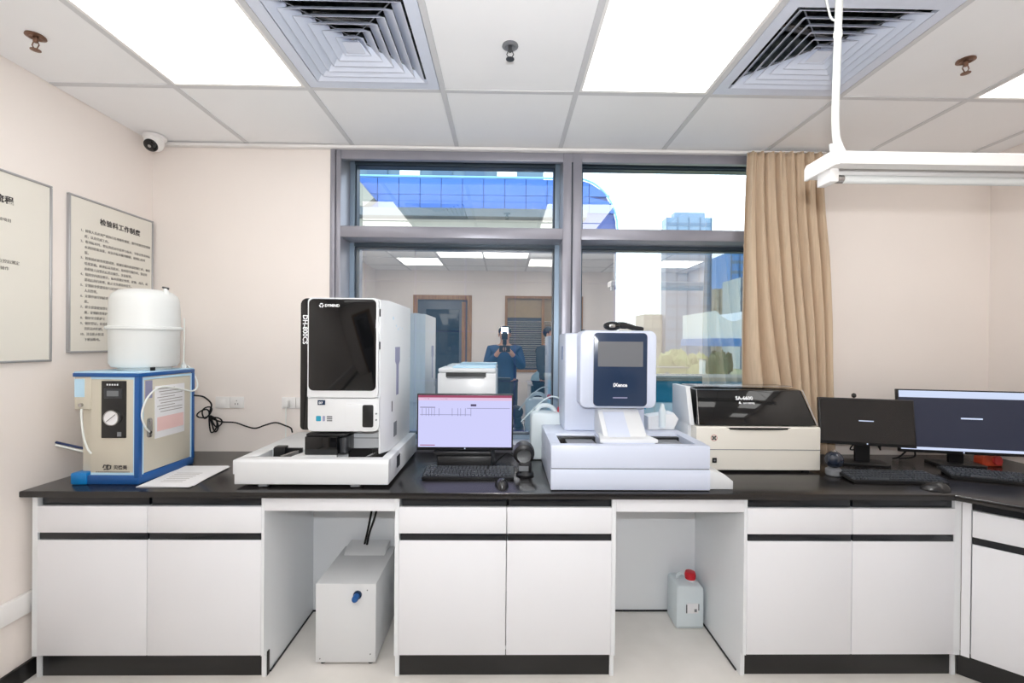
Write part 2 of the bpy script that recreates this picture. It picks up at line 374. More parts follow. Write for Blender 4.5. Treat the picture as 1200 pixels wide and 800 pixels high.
for i, (x, y, lb) in enumerate(((-1.746, -.911, 'small brass sprinkler head on the ceiling at the far left'), (.032, -.908, 'small dark sprinkler head on the middle ceiling tile'), (1.834, -.872, 'small brass sprinkler head right of the right air vent'))):
    mm = 'darkgrey' if i == 1 else 'brass'
    r = thing('sprinkler', lb, 'sprinkler', (x, y, HC), group='sprinkler heads')
    part('cover_ring', L([(.03, HC), (.031, HC-.005), (.02, HC-.009), (.012, HC-.004)], (x, y, 0), 20), mm if i != 1 else 'midgrey', r)
    b = L([(.008, HC), (.008, HC-.022), (.005, HC-.026)], (x, y, 0), 10)
    for s in (-1, 1): tube(b, [(x+s*.007, y, HC-.02), (x+s*.013, y, HC-.035), (x+s*.004, y, HC-.05)], .002, 5)
    part('body', b, mm, r)
    part('deflector', L([(.002, HC-.05), (.016, HC-.052), (.016, HC-.054), (.003, HC-.056)], (x, y, 0), 14), mm, r)
# dome camera
c = (-1.93, -.10, HC-.005)
r = thing('security_camera', 'white dome security camera with black eye in the ceiling corner', 'security camera', c)
part('mount', L([(.055, HC-.005), (.055, HC-.02), (.045, HC-.028)], (c[0], c[1], 0), 28), 'trim', r)
b = bmesh.new(); bmesh.ops.create_uvsphere(b, u_segments=24, v_segments=14, radius=.046); bmesh.ops.translate(b, verts=b.verts[:], vec=(c[0], c[1]-.004, HC-.045)); part('housing', b, 'trim', r)
dv = (Vector((.1, -.9, -.75))).normalized(); q = Vector((c[0], c[1]-.004, HC-.045))
b = L([(.034, 0), (.033, .008), (.026, .014), (.012, .017)], n=24); b.transform(Matrix.Translation(q+dv*.034) @ dv.to_track_quat('Z', 'Y').to_matrix().to_4x4()); e = part('lens_face', b, 'gloss', r)
b = L([(.009, 0), (.008, .003)], n=14); b.transform(Matrix.Translation(q+dv*.050) @ dv.to_track_quat('Z', 'Y').to_matrix().to_4x4()); part('lens', b, 'silver', e)

# ---- window_1
win = thing('window_1', None, None, (.43, .1, WZ0), kind='structure')
def frame_part(name, *a, m='alu', bev=.003): return part(name, B(*a, bev=bev), m, win)
frame_part('jamb', WX0, -.968, -.012, .24, WZ0, 2.572); frame_part('jamb', -.965, -.937, -.006, .24, WZ0, 2.572)
frame_part('jamb', 1.80, WX1, -.006, .24, WZ0, 2.572)
frame_part('header', -.937, 1.80, -.004, 0.03, 2.515, 2.572); frame_part('header', -.937, 1.80, .03, .24, 2.564, 2.572, m='soffit')
frame_part('mullion', .353, .404, -.008, .24, WZ0, 2.565); frame_part('mullion', .412, .463, -.008, .24, WZ0, 2.565); frame_part('mullion_seam', .404, .412, .0, .2, WZ0, 2.565, m='gasket', bev=0)
for (x0, x1) in ((-.937, .353), (.463, 1.80)):
    frame_part('transom', x0, x1, -.006, .24, 2.062, 2.127)
    frame_part('bottom_rail', x0, x1, .0, .24, WZ0, .86)
    for (z0, z1) in ((2.127, 2.564), (.86, 2.062)):
        b = bmesh.new()
        bx(b, x0, x0+.028, .15, .235, z0, z1); bx(b, x1-.028, x1, .15, .235, z0, z1); bx(b, x0+.028, x1-.028, .15, .235, z0, z0+.026)
        s = part('sash', b, 'sash', win)
        part('sash', B(x0+.028, x1-.028, .15, .235, z1-.018, z1), 'soffit', win)
        b = bmesh.new()
        bx(b, x0+.028, x0+.036, .165, .225, z0+.026, z1-.018); bx(b, x1-.036, x1-.028, .165, .225, z0+.026, z1-.018); bx(b, x0+.036, x1-.036, .165, .225, z1-.024, z1-.018); bx(b, x0+.036, x1-.036, .165, .225, z0+.026, z0+.033)
        part('gasket', b, 'gasket', win)
        part('pane', B(x0+.034, x1-.034, GY-.003, GY+.003, z0+.03, z1-.02), 'glass_clear' if z0 > 2 else 'glass', win)

# ---- curtain
nu, nv = 150, 46
b = bmesh.new(); g = []
for j in range(nv+1):
    v = j/nv; z = 2.562-v*(2.562-.835)
    xl = 1.403-.02*v-.01*math.sin(v*PI); xr = 1.852+.03*min(1, v*3)+.05*max(0, v-.2)
    row = []
    for i in range(nu+1):
        u = i/nu
        w_ = min(1, v*1.15)**1.5
        ph = 2*PI*8.5*(u*(1-w_)+w_*u**1.75)+.7*math.sin(5*u)+.5*math.sin(11*u)+.5*math.sin(3*v+6*u)*u*(1-u)*4
        am = .015+.024*min(1, v*1.8)
        y = -.066+am*math.sin(ph)+.007*math.sin(2.7*ph+4*v)*(1-v*.7)+.004*math.sin(9*v+7*u)
        x = xl+(xr-xl)*u+.010*math.cos(ph)*(.5+.5*v)
        row.append(b.verts.new((x, y, z)))
    g.append(row)
for j in range(nv):
    for i in range(nu): b.faces.new((g[j][i], g[j+1][i], g[j+1][i+1], g[j][i+1]))
cur = thing('curtain', 'beige floor-length curtain drawn to the right side of the window', 'curtain', (1.63, -.06, .835))
cp = part('fabric', b, 'curtain', cur); md = cp.modifiers.new('thick', 'SOLIDIFY'); md.thickness = .0015
b = B(1.41, 1.86, -.075, -.045, 2.560, 2.566)
part('curtain_rail', b, 'trim', cur)

# ================================================================== BENCH
wt = solo('worktop', PR([(XL+.003, -.7115), (1.98, -.7115), (2.30, -1.0315), (2.30, -2.1), (XR-.003, -2.1), (XR-.003, -.003), (XL+.003, -.003)], 'z', CH-.027, CH, bev=.004), 'epoxy',
     'long black worktop carrying all the laboratory machines, turning the right corner', 'worktop')
YF = -.69
def cabinet(x0, x1, xd, label, stile_l=.025, stile_r=.012):
    r = thing('base_cabinet', label, 'cabinet', ((x0+x1)/2, -.4, 0), group='white base cabinets under the black worktop')
    zt = CH-.027
    b = bmesh.new(); bx(b, x0, x0+.018, YF+.02, -.02, .0, zt); bx(b, x1-.018, x1, YF+.02, -.02, .0, zt); bx(b, x0+.018, x1-.018, -.22, -.2, .0, zt); bx(b, x0+.018, x1-.018, YF+.04, -.22, .103, .12)
    bx(b, x0, x0+stile_l, YF, YF+.02, .103, zt); bx(b, x1-stile_r, x1, YF, YF+.02, .103, zt)
    part('carcass', b, 'lam2', r)
    a, c = x0+stile_l+.001, x1-stile_r-.001
    for (p, q) in ((a, xd-.0015), (xd+.0015, c)):
        d = part('drawer', B(p, q, YF-.002, YF+.018, .632, .745, bev=.0015), 'lam', r)
        d = part('door', B(p, q, YF-.002, YF+.018, .107, .600, bev=.0015), 'lam', r)
        part('recessed_handle', B(p+.008, q, YF+.012, YF+.03, .746, zt, bev=.001), 'channel', r)
        part('recessed_handle', B(p+.004, q, YF+.004, YF+.028, .600, .632, bev=.001), 'channel', r)
    part('plinth', B(x0+.012, x1+.004 if x1 < 0 else x1-.004, YF+.028, YF+.045, 0, .103, bev=.001), 'plinth', r)
    return r
cabinet(-1.98, -1.002, -1.496, 'white double-door base cabinet under the water purifier', .022, .012)
cabinet(-.445, .510, .036, 'white double-door base cabinet in the middle, between the two knee openings', .018, .018)
cabinet(1.070, 2.03, 1.546, 'white double-door base cabinet under the black screens', .014, .03)
def knee(x0, x1, label):
    r = thing('knee_panel', label, 'panel', ((x0+x1)/2, -.45, 0), group='knee openings of the bench')
    part('apron', B(x0, x1, YF, YF+.018, .727, CH-.027, bev=.001), 'lam', r)
    part('back_panel', B(x0, x1, -.195, -.18, .004, CH-.027), 'lam2', r)
    part('seal_strip', B(x0, x1, -.2, -.195, .0, .008), 'channel', r)
    b = bmesh.new()
    for (xa, xb) in ((x0, x0+.006), (x1-.006, x1)): bx(b, xa, xb, YF+.05, -.2, 0, .006)
    part('floor_strip', b, 'channel', r)
    return r
k1 = knee(-1.001, -.446, 'white apron and back panel of the left knee opening, above the floor unit')
k2 = knee(.511, 1.069, 'white apron and back panel of the right knee opening, behind the canister')
part('cable_port', L([(.028, CH-.032), (.028, CH-.027)], (-.64, -.3, 0), 20), 'black', k1)
# corner unit, turned 45 degrees
cu = thing('corner_cabinet', 'white corner cabinet turned at an angle at the right edge', 'cabinet', (2.03, YF, 0), -PI/4, world=False)
Ld = .40; zt = CH-.027
b = bmesh.new(); bx(b, .002, .03, 0, .02, .103, zt); bx(b, Ld-.02, Ld, 0, .02, .103, zt); bx(b, .03, Ld, .04, .05, .10, zt); part('carcass', b, 'lam', cu)
part('drawer', B(.034, Ld-.02, -.002, .018, .632, .745, bev=.0015), 'lam', cu); part('door', B(.034, Ld-.02, -.002, .018, .107, .600, bev=.0015), 'lam', cu)
part('recessed_handle', B(.034, Ld-.02, .012, .03, .746, zt), 'channel', cu); part('recessed_handle', B(.034, Ld-.02, .004, .028, .600, .632), 'channel', cu)
part('plinth', B(-.01, Ld+.01, .03, .045, 0, .103), 'plinth', cu)
sc_ = thing('side_cabinet', 'white side cabinet running along the right wall, out of the frame', 'cabinet', (2.33, -1.6, 0))
part('carcass', B(2.34, XR-.003, -2.08, -1.03, .103, zt), 'lam', sc_); part('plinth', B(2.37, XR-.003, -2.08, -1.05, 0, .103), 'plinth', sc_)
part('door', B(2.32, 2.34, -1.54, -1.04, .107, .6, bev=.0015), 'lam', sc_); part('door', B(2.32, 2.34, -2.07, -1.545, .107, .6, bev=.0015), 'lam', sc_)
part('drawer', B(2.32, 2.34, -1.54, -1.04, .632, .745, bev=.0015), 'lam', sc_); part('drawer', B(2.32, 2.34, -2.07, -1.545, .632, .745, bev=.0015), 'lam', sc_)

# ================================================================== LEFT SIDE
# posters
M['midgrey_f'] = mat('poster_frame', (172, 172, 174), .35, .5)
def poster(y0, y1, z0, z1, label):
    r = thing('poster', label, 'poster', (XL, (y0+y1)/2, z0), group='framed rule boards on the left wall')
    part('board', B(XL, XL+.010, y0+.006, y1-.006, z0+.006, z1-.006), 'poster', r)
    b = bmesh.new()
    for q in ((y0, y1, z0, z0+.009), (y0, y1, z1-.009, z1), (y0, y0+.009, z0+.009, z1-.009), (y1-.009, y1, z0+.009, z1-.009)): bx(b, XL, XL+.016, q[0], q[1], q[2], q[3], bev=.002, seg=1)
    part('frame', b, 'midgrey_f', r)
    return r
pa = poster(-.512, -.012, 1.39, 2.135, 'framed board headed with seven dark characters, behind the white tank')
for i, ch_ in enumerate('检验科工作制度'): lettering('heading', ch_, .034, F_left(XL+.011, -.350+i*.0355, 2.03), 'ink', pa, bold=.0006)
LN = ['1、检验人员必须严格执行各项操作规程，遵守实验室管理制', '度，认真完成工作。', '2、收到标本时，要认真核对申请单与标本，不符合要求的标', '本退回重新采集，对急诊标本随到随做，检验后及时', '报。', '3、检验前应检查仪器试剂，按规定做好质量控制工作，确保', '结果准确。检查后认真核对，及时填写报告单，登记并', '由检验人员签名后发出报告，注意保管。', '4、保持室内清洁整齐，标本按规定处理，废物、用具，应', '消毒后再行处理，防止交叉感染的发生。', '5、定期检查仪器设备与试剂的质量。', '人员管理。', '6、定期参加室间质评，', '度。', '7、建立仪器使用登记', '册，定期检查维护。', '8、做好安全防护工', '9、做好登记，妥善保管', '资料及时归档。', '10、注意防火防盗', '下班前断电。']
for i, s in enumerate(LN):
    ind = 0 if s[0].isdigit() else .02
    lettering('line', s, .0158, F_left(XL+.011, -.452+ind, 1.972-i*.0262), 'ink2', pa)
pb = poster(-1.22, -.588, 1.355, 2.135, 'framed board cut off by the left edge of the photo')
for i, ch_ in enumerate('检验操作流程'): lettering('heading', ch_, .034, F_left(XL+.011, -.955+i*.0355, 2.005), 'ink', pb, bold=.0006)
for i, s in enumerate(['1、标本接收后认真核对姓名编号及检验项目', '并做好登记工作。', '', '2、检查标本质量', '合格后按项目分类处理，离心待用', '', '3、开机检查仪器状态并做质控，结果在控后测定', '认真检查仪器运行状态及试剂，按规程操作', '', '4、检验结果审核无误后', '签发报告，结果异常时应复查并记录', '', '', '5、报告发出', '', '', '', '6、标本保存']):
    if s: lettering('line', s, .0158, F_left(XL+.011, -1.06, 1.93-i*.028), 'ink2', pb)

# water purifier
x0, x1, y0, y1, z0, z1 = -1.875, -1.592, -.62, -.27, CH, 1.312
wp = thing('water_purifier', 'cream and blue box-shaped water purifier with pressure gauge under the white tank', 'water purifier', ((x0+x1)/2, -.45, CH))
part('cabinet', B(x0+.068, x1-.004, y0+.006, y1, CH+.03, 1.292, bev=.003), 'beige', wp)
part('corner_column', B(x0+.012, x0+.07, y0+.03, y1, CH+.03, 1.292, bev=.003), 'beige', wp)
part('tap_housing', B(x0, x0+.072, y0+.002, y0+.06, 1.145, 1.295, bev=.004), 'beige', wp)
part('base', B(x0-.004, x1+.002, y0-.002, y1+.002, CH, CH+.042, bev=.006), 'blue', wp)
part('base_corner', B(x0-.008, x0+.062, y0-.007, y0+.05, CH+.0005, CH+.052, bev=.006), 'blue2', wp)
b = bmesh.new(); bx(b, x0-.003, x1+.003, y0-.003, y1+.003, 1.289, z1-.006, bev=.002)
part('top_rim', b, 'blue', wp)
part('top_plate', B(x0, x1, y0, y1, z1-.007, z1, bev=.002), 'paleblue', wp)
b = bmesh.new(); bx(b, x1-.018, x1+.003, y0-.003, y0+.018, CH+.03, 1.289, bev=.002); part('corner_post', b, 'blue', wp)
b = bmesh.new(); bx(b, x1-.016, x1+.003, y1-.016, y1+.003, CH+.03, 1.289, bev=.002)
part('corner_post', b, 'blue', wp)
b = bmesh.new(); bx(b, x1-.026, x1-.018, y0+.003, y0+.006, CH+.034, 1.289); bx(b, x0+.072, x1-.026, y0+.003, y0+.006, 1.279, 1.289); bx(b, x0+.072, x1-.026, y0+.003, y0+.006, CH+.042, CH+.052)
part('edge_strip', b, 'paleblue', wp)
dr = part('side_door', B(x1-.004, x1-.0005, y0+.03, y1-.022, CH+.045, 1.272, bev=.001), 'beige', wp)
b = bmesh.new(); bx(b, x1-.0045, x1+.0005, y0+.019, y0+.027, CH+.036, 1.285); bx(b, x1-.0045, x1+.0005, y1-.024, y1-.016, CH+.036, 1.285); bx(b, x1-.0045, x1+.0005, y0+.027, y1-.024, 1.275, 1.285)
part('side_strip', b, 'paleblue', wp)
h = part('door_latch', PR(rr(-.577, -.550, 1.012, 1.10, .011), 'x', x1, x1+.008, bev=.002), 'silver', dr)
part('latch_keyhole', L([(.006, 0), (.006, .004)], (x1+.007, -.563, 1.035), 14, 'x'), 'black', dr)
cp = part('certificate', B(x1, x1+.004, -.53, -.342, .998, 1.24, bev=.001), 'paper', dr)
part('certificate_tint', B(x1+.0035, x1+.0045, -.52, -.35, 1.03, 1.095), 'pinkink', dr)
for i in range(9):
    part('certificate_line', B(x1+.004, x1+.005, -.52+.01*(i % 3), -.36-.05*((i*7) % 3 == 0), 1.225-i*.0135, 1.228-i*.0135), 'ink2', dr)
part('sticker', B(x1, x1+.001, -.585, -.545, 1.19, 1.27), 'lilac', dr)
cpn = part('control_panel', B(-1.755, -1.65, y0, y0+.007, 1.020, 1.272, bev=.001), 'gloss', wp)
part('display_bezel', B(-1.742, -1.664, y0-.003, y0+.001, 1.195, 1.238, bev=.001), 'darkgrey', cpn); part('display', B(-1.728, -1.678, y0-.0045, y0-.002, 1.205, 1.229), 'led', cpn)
ga = part('gauge', L([(.033, y0-.001), (.034, y0-.014), (.031, y0-.016), (.030, y0-.012)], (-1.702, 0, 1.11), 28, 'y'), 'silver', cpn)
part('gauge_face', L([(.030, y0-.012), (.030, y0-.013)], (-1.702, 0, 1.11), 28, 'y'), 'paper', cpn)
part('gauge_needle', T([(-1.722, y0-.0145, 1.094), (-1.682, y0-.0145, 1.126)], .0012, 5), 'ink', cpn)
part('panel_badge', B(-1.685, -1.667, y0-.001, y0+.001, 1.027, 1.047), 'midgrey', cpn)
b = bmesh.new()
for i in range(5): bx(b, -1.732+i*.011, -1.726+i*.011, y0-.001, y0+.001, 1.252, 1.259)
part('small_print', b, 'white', cpn, kind='stuff')
b = bmesh.new()
for dx, s in ((0, 1), (.014, -1)):
    tube(b, [(-1.75+dx, y0+.004, .888), (-1.745+dx, y0+.004, .900), (-1.73+dx, y0+.004, .896), (-1.732+dx, y0+.004, .884), (-1.746+dx, y0+.004, .880)], .0025, 5)
part('emblem', b, 'ink', wp)
lettering('lettering', '贝徕美', .020, F_front(-1.705, y0+.0045, .882), 'ink', wp, bold=.0003)
b = bmesh.new()
for i in range(17): bx(b, -1.782+i*.0088, -1.7755+i*.0088, y0+.0045, y0+.0065, .8665, .8715)
part('small_print', b, 'ink2', wp, kind='stuff')
part('label_sheet', B(x0+.003, x0+.045, y0, y0+.003, 1.20, 1.28), 'paleblue', wp)
part('outlet_knob', L([(.008, y0-.008), (.008, y0+.004)], (-1.842, 0, 1.165), 14, 'y'), 'silver', wp)
part('drip_tube', T([(-1.838, y0-.002, 1.148), (-1.838, y0-.004, 1.12), (-1.828, y0-.004, 1.03), (-1.812, y0-.003, .975), (-1.800, y0+.003, .95)], .004, 7, smooth=5), 'tube', wp)
part('looped_tube', T([(x1+.01, -.345, 1.205), (x1+.012, -.43, 1.225), (x1+.016, -.52, 1.235), (x1+.014, -.585, 1.20), (x1+.012, -.618, 1.13), (x1+.011, -.60, 1.07), (x1+.006, -.565, 1.035)], .0038, 7, smooth=6), 'tube', dr)
part('rear_tube', T([(x1+.01, -.345, 1.205), (x1+.015, -.30, 1.195), (x1+.014, -.262, 1.215), (x1+.004, -.262, 1.26), (x1-.012, -.275, 1.305), (x1-.02, -.29, 1.325)], .0038, 7, smooth=6), 'tube', dr)
b = L([(.012, z1), (.012, z1+.014), (.007, z1+.018), (.007, z1+.03)], (x1-.025, -.31, 0), 12); bx(b, x1-.034, x1-.016, -.318, -.302, z1+.012, z1+.02)
part('hose_fitting', b, 'hdpe', wp)
part('upright_tube', T([(x1-.025, -.31, z1+.02), (x1-.025, -.306, z1+.14), (x1-.027, -.303, 1.565)], .0032, 7, smooth=4), 'tube', wp)
b = T([(x0+.005, -.52, .925), (x0-.05, -.54, .945), (XL+.002, -.557, .974)], .0055, 7, smooth=4); part('wall_tube', b, 'tube', wp)
b = T([(x0+.005, -.515, .937), (x0-.05, -.535, .957), (XL+.002, -.557, .986)], .0055, 7, smooth=4); part('wall_tube', b, 'bluetube', wp, label='dark blue tube')
# tank
tk = thing('pressure_tank', 'round white plastic pressure tank standing on the water purifier', 'tank', (-1.707, -.44, z1))
c3 = (-1.707, -.44, 0)
part('tank_shell', L([(.085, 1.322), (.124, 1.328), (.134, 1.345), (.136, 1.50), (.138, 1.505)], c3, 48), 'hdpe', tk)
part('tank_lid', L([(.138, 1.512), (.137, 1.53), (.136, 1.60), (.133, 1.645), (.125, 1.668), (.102, 1.686), (.06, 1.695), (.01, 1.697)], c3, 48), 'hdpe', tk)
part('seam_ring', L([(.136, 1.500), (.147, 1.503), (.149, 1.508), (.147, 1.515), (.136, 1.52)], c3, 48), 'hdpe', tk)
part('foot_ring', L([(.10, z1), (.105, z1+.004), (.10, z1+.012)], c3, 32), 'hdpe', tk)
part('foot_pad', B(-1.615, -1.60, -.53, -.515, z1, z1+.016, bev=.002), 'rubber', tk)
vv = part('valve_neck', L([(.016, 1.66), (.012, 1.685), (.008, 1.70)], (-1.60, -.455, 0), 14), 'hdpe', tk)
part('valve_tip', T([(-1.615, -.456, 1.706), (-1.590, -.452, 1.698)], [.004, .007], 8), 'darkgrey', vv)
# paper sheets
ps = thing('paper_sheets', 'white paper sheets lying on the worktop beside the water purifier', 'paper', (-1.48, -.5, CH))
for i, (dx, dy, a) in enumerate(((0, 0, 0), (.012, .012, .03), (.02, -.004, -.04))):
    q = [(-1.575, -.655), (-1.352, -.655), (-1.385, -.335), (-1.60, -.335)]; cx, cy = -1.48, -.5
    pts = [(cx+(x-cx)*math.cos(a)-(y-cy)*math.sin(a)+dx, cy+(x-cx)*math.sin(a)+(y-cy)*math.cos(a)+dy) for x, y in q]
    part('sheet', PR(pts, 'z', CH+.0002+i*.002, CH+.0018+i*.002), 'paper', ps)
b = bmesh.new()
for i in range(7): bx(b, -1.54+.004*i, -1.42, -.46-i*.022, -.457-i*.022, CH+.0058, CH+.0064)
part('printed_lines', b, 'ink2', ps, kind='stuff')
# outlets and cables
def outlet(x, z, label, holes):
    r = thing('wall_socket', label, 'socket', (x+.08, 0, z), group='white double wall plates above the worktop')
    for i in (0, 1):
        p = part('plate', B(x+i*.082, x+i*.082+.080, -.009, 0, z, z+.052 if 0 else z+.066, bev=.003), 'trim', r)
        if holes[i]:
            b = bmesh.new()
            for dx in (-.008, .008): bx(b, x+i*.082+.04+dx-.0015, x+i*.082+.04+dx+.0015, -.0096, -.0085, z+.020, z+.03)
            bx(b, x+i*.082+.0385, x+i*.082+.0415, -.0096, -.0085, z+.04, z+.047)
            part('socket_holes', b, 'ink', p)
        else: part('rocker', B(x+i*.082+.022, x+i*.082+.058, -.0125, -.008, z+.014, z+.052, bev=.002), 'trim', p)
    return r
outlet(-1.648, 1.064, 'white double wall plate above the black cable', (0, 1))
o2 = outlet(-1.268, 1.064, 'white double wall plate with a plug, beside the tall analyzer', (1, 1))
r = thing('plug', 'white plug with thin cord in the socket beside the tall analyzer', 'plug', (-1.225, -.02, 1.08))
part('plug_body', B(-1.245, -1.215, -.045, -.010, 1.075, 1.115, bev=.006), 'trim', r)
part('cord', T([(-1.23, -.035, 1.08), (-1.232, -.03, 1.0), (-1.228, -.04, .9), (-1.22, -.06, CH+.005), (-1.19, -.08, CH+.004)], .0028, 6, smooth=5), 'tube', r)
cb = thing('power_cable', 'black power cable tied in a looped bundle behind the water purifier', 'cable', (-1.70, -.03, CH))
part('lead', T([(x1+.01, -.28, 1.17), (-1.735, -.05, 1.16) if 0 else (-1.60, -.18, 1.15), (-1.625, -.08, 1.10), (-1.655, -.04, 1.06), (-1.668, -.028, 1.035)], .0042, 7, smooth=6), 'rubber', cb)
for (dx, dz, sx, sz, a) in ((-.026, .010, .036, .022, .3), (-.012, .016, .022, .036, -.5), (.03, -.046, .016, .048, .35), (.045, -.036, .024, .030, .9), (.022, -.05, .022, .046, .05)):
    pts = []
    for k in range(17):
        t = 2*PI*k/16; x, z = sx*math.cos(t), sz*math.sin(t)
        pts.append((-1.672+dx+x*math.cos(a)-z*math.sin(a), -.03+.008*math.sin(t*2+dx*60), 1.025+dz+x*math.sin(a)+z*math.cos(a)))
    part('loop', T(pts, .004, 7, smooth=2), 'rubber', cb)
part('lead', T([(-1.66, -.03, 1.01), (-1.60, -.03, .99), (-1.52, -.03, .985), (-1.46, -.03, .965), (-1.40, -.04, .955), (-1.34, -.05, .975), (-1.28, -.05, .99), (-1.22, -.06, .975), (-1.18, -.08, .965), (-1.162, -.10, .945)], .0042, 7, smooth=5), 'rubber', cb)
part('tie', L([(.008, -.006), (.008, .006)], (-1.662, -.03, 1.015), 10, 'x'), 'black', cb)
solo('data_cable', T([(-1.36, -.10, CH+.004), (-1.34, -.12, CH+.012), (-1.30, -.07, CH+.035), (-1.26, -.10, CH+.012), (-1.20, -.12, CH+.004), (-1.16, -.14, CH+.004)], .003, 6, smooth=5), 'darkgrey', 'thin dark cable curled on the worktop behind the tall analyzer', 'cable')

# ================================================================== ANALYZER 1
a1 = thing('blood_analyzer', 'tall white analyzer with a large black glass front window and sample tray', 'analyzer', (-.82, -.35, CH))
# base with front tray recess
X0, X1, Yf, Zb, Zt = -1.152, -.484, -.655, .828, .937
b = bmesh.new()
prism(b, rr(Yf, -.60, Zb, Zt, (.004, .004, .004, .018)), 'x', X0, X1, bev=.003)
bx(b, X0, -1.085, -.60, -.46, Zb, Zt, bev=.002); bx(b, -.525, X1, -.60, -.46, Zb, Zt, bev=.002)
bx(b, X0, X1, -.46, -.05, Zb, Zt, bev=.002); bx(b, -1.085, -.525, -.60, -.46, Zb, .895)
part('base', b, 'dev', a1)
part('tray_floor', B(-1.084, -.526, -.60, -.461, .895, .899), 'midgrey', a1)
b = bmesh.new(); prism(b, [(-.93, -.60), (-.73, -.60), (-.77, -.47), (-.90, -.47)], 'z', .899, Zt+.001)
part('tray_bridge', b, 'dev', a1)
part('rack_rail', B(-1.075, -.94, -.475, -.462, .90, .945), 'black', a1); part('rack_rail', B(-.72, -.535, -.475, -.462, .90, .945), 'black', a1)
part('rack_clamp', B(-1.06, -1.01, -.50, -.462, .90, .957, bev=.003), 'black', a1); part('rack_clamp', B(-.60, -.53, -.50, -.475, .90, .950, bev=.003), 'black', a1)
b = bmesh.new(); 
for p in ((-.985, -.59), (-.60, -.59)): prism(b, [(p[0], p[1]), (p[0]+.012, p[1]), (p[0]+.035, -.48), (p[0]+.023, -.48)], 'z', .90, .938)
part('rack_pusher', b, 'silver', a1)
part('side_flap', B(X0-.028, X0, -.62, -.50, .862, .925, bev=.003), 'dev', a1)
part('side_label', B(X1, X1+.0015, -.50, -.44, .86, .915), 'darkgrey', a1)
b = bmesh.new()
for x in (-1.03, -.62): 
    for y in (-.62, -.12): lathe(b, [(.018, CH), (.018, Zb)], (x, y, 0), 14)
part('foot', b, 'rubber', a1)
b = bmesh.new(); bx(b, -1.05, -1.01, Yf+.002, Yf+.02, CH+.004, Zb, bev=.002); bx(b, -.65, -.61, Yf+.002, Yf+.02, CH+.004, Zb, bev=.002); part('levelling_tab', b, 'midgrey', a1)
# lower neck and upper head
part('neck', B(-.885, -.522, -.43, -.06, Zt, 1.06, bev=.004), 'dev', a1)
part('neck_seam', B(-.86, -.53, -.4315, -.43, .985, .988), 'midgrey', a1)
s1 = part('sampler_box', B(-.885, -.735, -.575, -.435, Zt+.0, 1.022, bev=.006), 'gloss', a1)
part('sampler_cover', B(-.88, -.70, -.57, -.435, 1.022, 1.034, bev=.004), 'black', s1)
b = bmesh.new(); bx(b, -.735, -.705, -.55, -.44, Zt, 1.01, bev=.003); bx(b, -.712, -.692, -.585, -.53, .95, 1.02, bev=.006); part('sampler_arm', b, 'darkgrey', s1)
HX0, HX1, HYf, HYb, HZ0, HZ1 = -.905, -.520, -.58, -.045, 1.045, 1.653
b = PR(rr(HX0+.006, -.55, HZ0, HZ1, (.03, .02, .02, .028), 6), 'y', HYf+.02, HYb, bev=.004)
part('head_shell', b, 'dev', a1)
b = PR([(-.555, HYf+.024), (-.548, HYf+.022), (HX1, HYf+.08), (HX1, HYb), (-.555, HYb)], 'z', .94, HZ1-.005, bev=.004)
sd = part('side_panel', b, 'dev', a1)
part('side_trim', PR(rr(HX0-.004, -.868, HZ0+.005, HZ1-.002, (.02, .002, .002, .03), 6), 'y', HYf+.012, HYb-.1, bev=.003), 'gloss', a1)
part('upper_bezel', PR(rr(-.872, -.553, 1.20, HZ1, (.006, .02, .02, .02), 6), 'y', HYf, HYf+.02, bev=.003), 'dev', a1)
wn = part('window_panel', PR(rr(-.865, -.562, 1.232, HZ1-.006, .022, 6), 'y', HYf-.004, HYf+.004, bev=.0015), 'gloss', a1)
part('lower_panel', PR(rr(-.872, -.548, HZ0, 1.200, (.02, .03, .002, .002), 6), 'y', HYf+.006, HYf+.024, bev=.004), 'dev', a1)
part('lower_step', PR(rr(-.70, -.556, 1.055, 1.170, (.01, .02, .002, .01), 6), 'y', HYf+.003, HYf+.008, bev=.002), 'dev', a1)
part('reader_slot', PR(rr(-.622, -.573, 1.066, 1.168, .008), 'y', HYf-.001, HYf+.006, bev=.001), 'black', a1)
part('indicator_dot', L([(.004, HYf), (.004, HYf+.005)], (-.560, 0, 1.128), 10, 'y'), 'midgrey', a1); part('indicator_dot', L([(.004, HYf), (.004, HYf+.005)], (-.560, 0, 1.10), 10, 'y'), 'midgrey', a1)
b = bmesh.new()
for k in range(3):
    t = PI/2+k*2*PI/3; tube(b, [(-.808+.008*math.cos(t+s*.8), HYf-.0045, 1.617+.008*math.sin(t+s*.8)) for s in (-1, -.5, 0, .5, 1)], .0028, 5)
part('emblem', b, 'white', wn)
lettering('lettering', 'DYMIND', .017, F_front(-.793, HYf-.0045, 1.611), 'white', wn, bold=.0005)
me = text_mesh('DH-800CS', .030, bold=.0006); me.materials.clear(); me.materials.append(M['white'])
me.transform(Matrix.Translation((-.897, HYf+.0112, 1.575)) @ Matrix.Rotation(PI/2, 4, 'X') @ Matrix.Rotation(-PI/2, 4, 'Z')); part('lettering', me, 'white', a1)
part('badge', B(-.826, -.792, HYf+.003, HYf+.0065, 1.166, 1.188, bev=.001), 'navy', a1)
lettering('lettering', 'D7', .014, F_front(-.820, HYf+.0028, 1.171), 'white', a1, bold=.0004)
part('print_square', PR(rr(-.833, -.811, 1.092, 1.116, .004), 'y', HYf+.0045, HYf+.0065), 'tealink', a1)
part('print_square', PR(rr(-.803, -.793, 1.092, 1.116, .003), 'y', HYf+.0045, HYf+.0065), 'lilac', a1)
b = bmesh.new()
for i in range(3): bx(b, -.784, -.760, HYf+.0045, HYf+.0065, 1.092+i*.009, 1.098+i*.009)
part('print_lines', b, 'midgrey', a1)
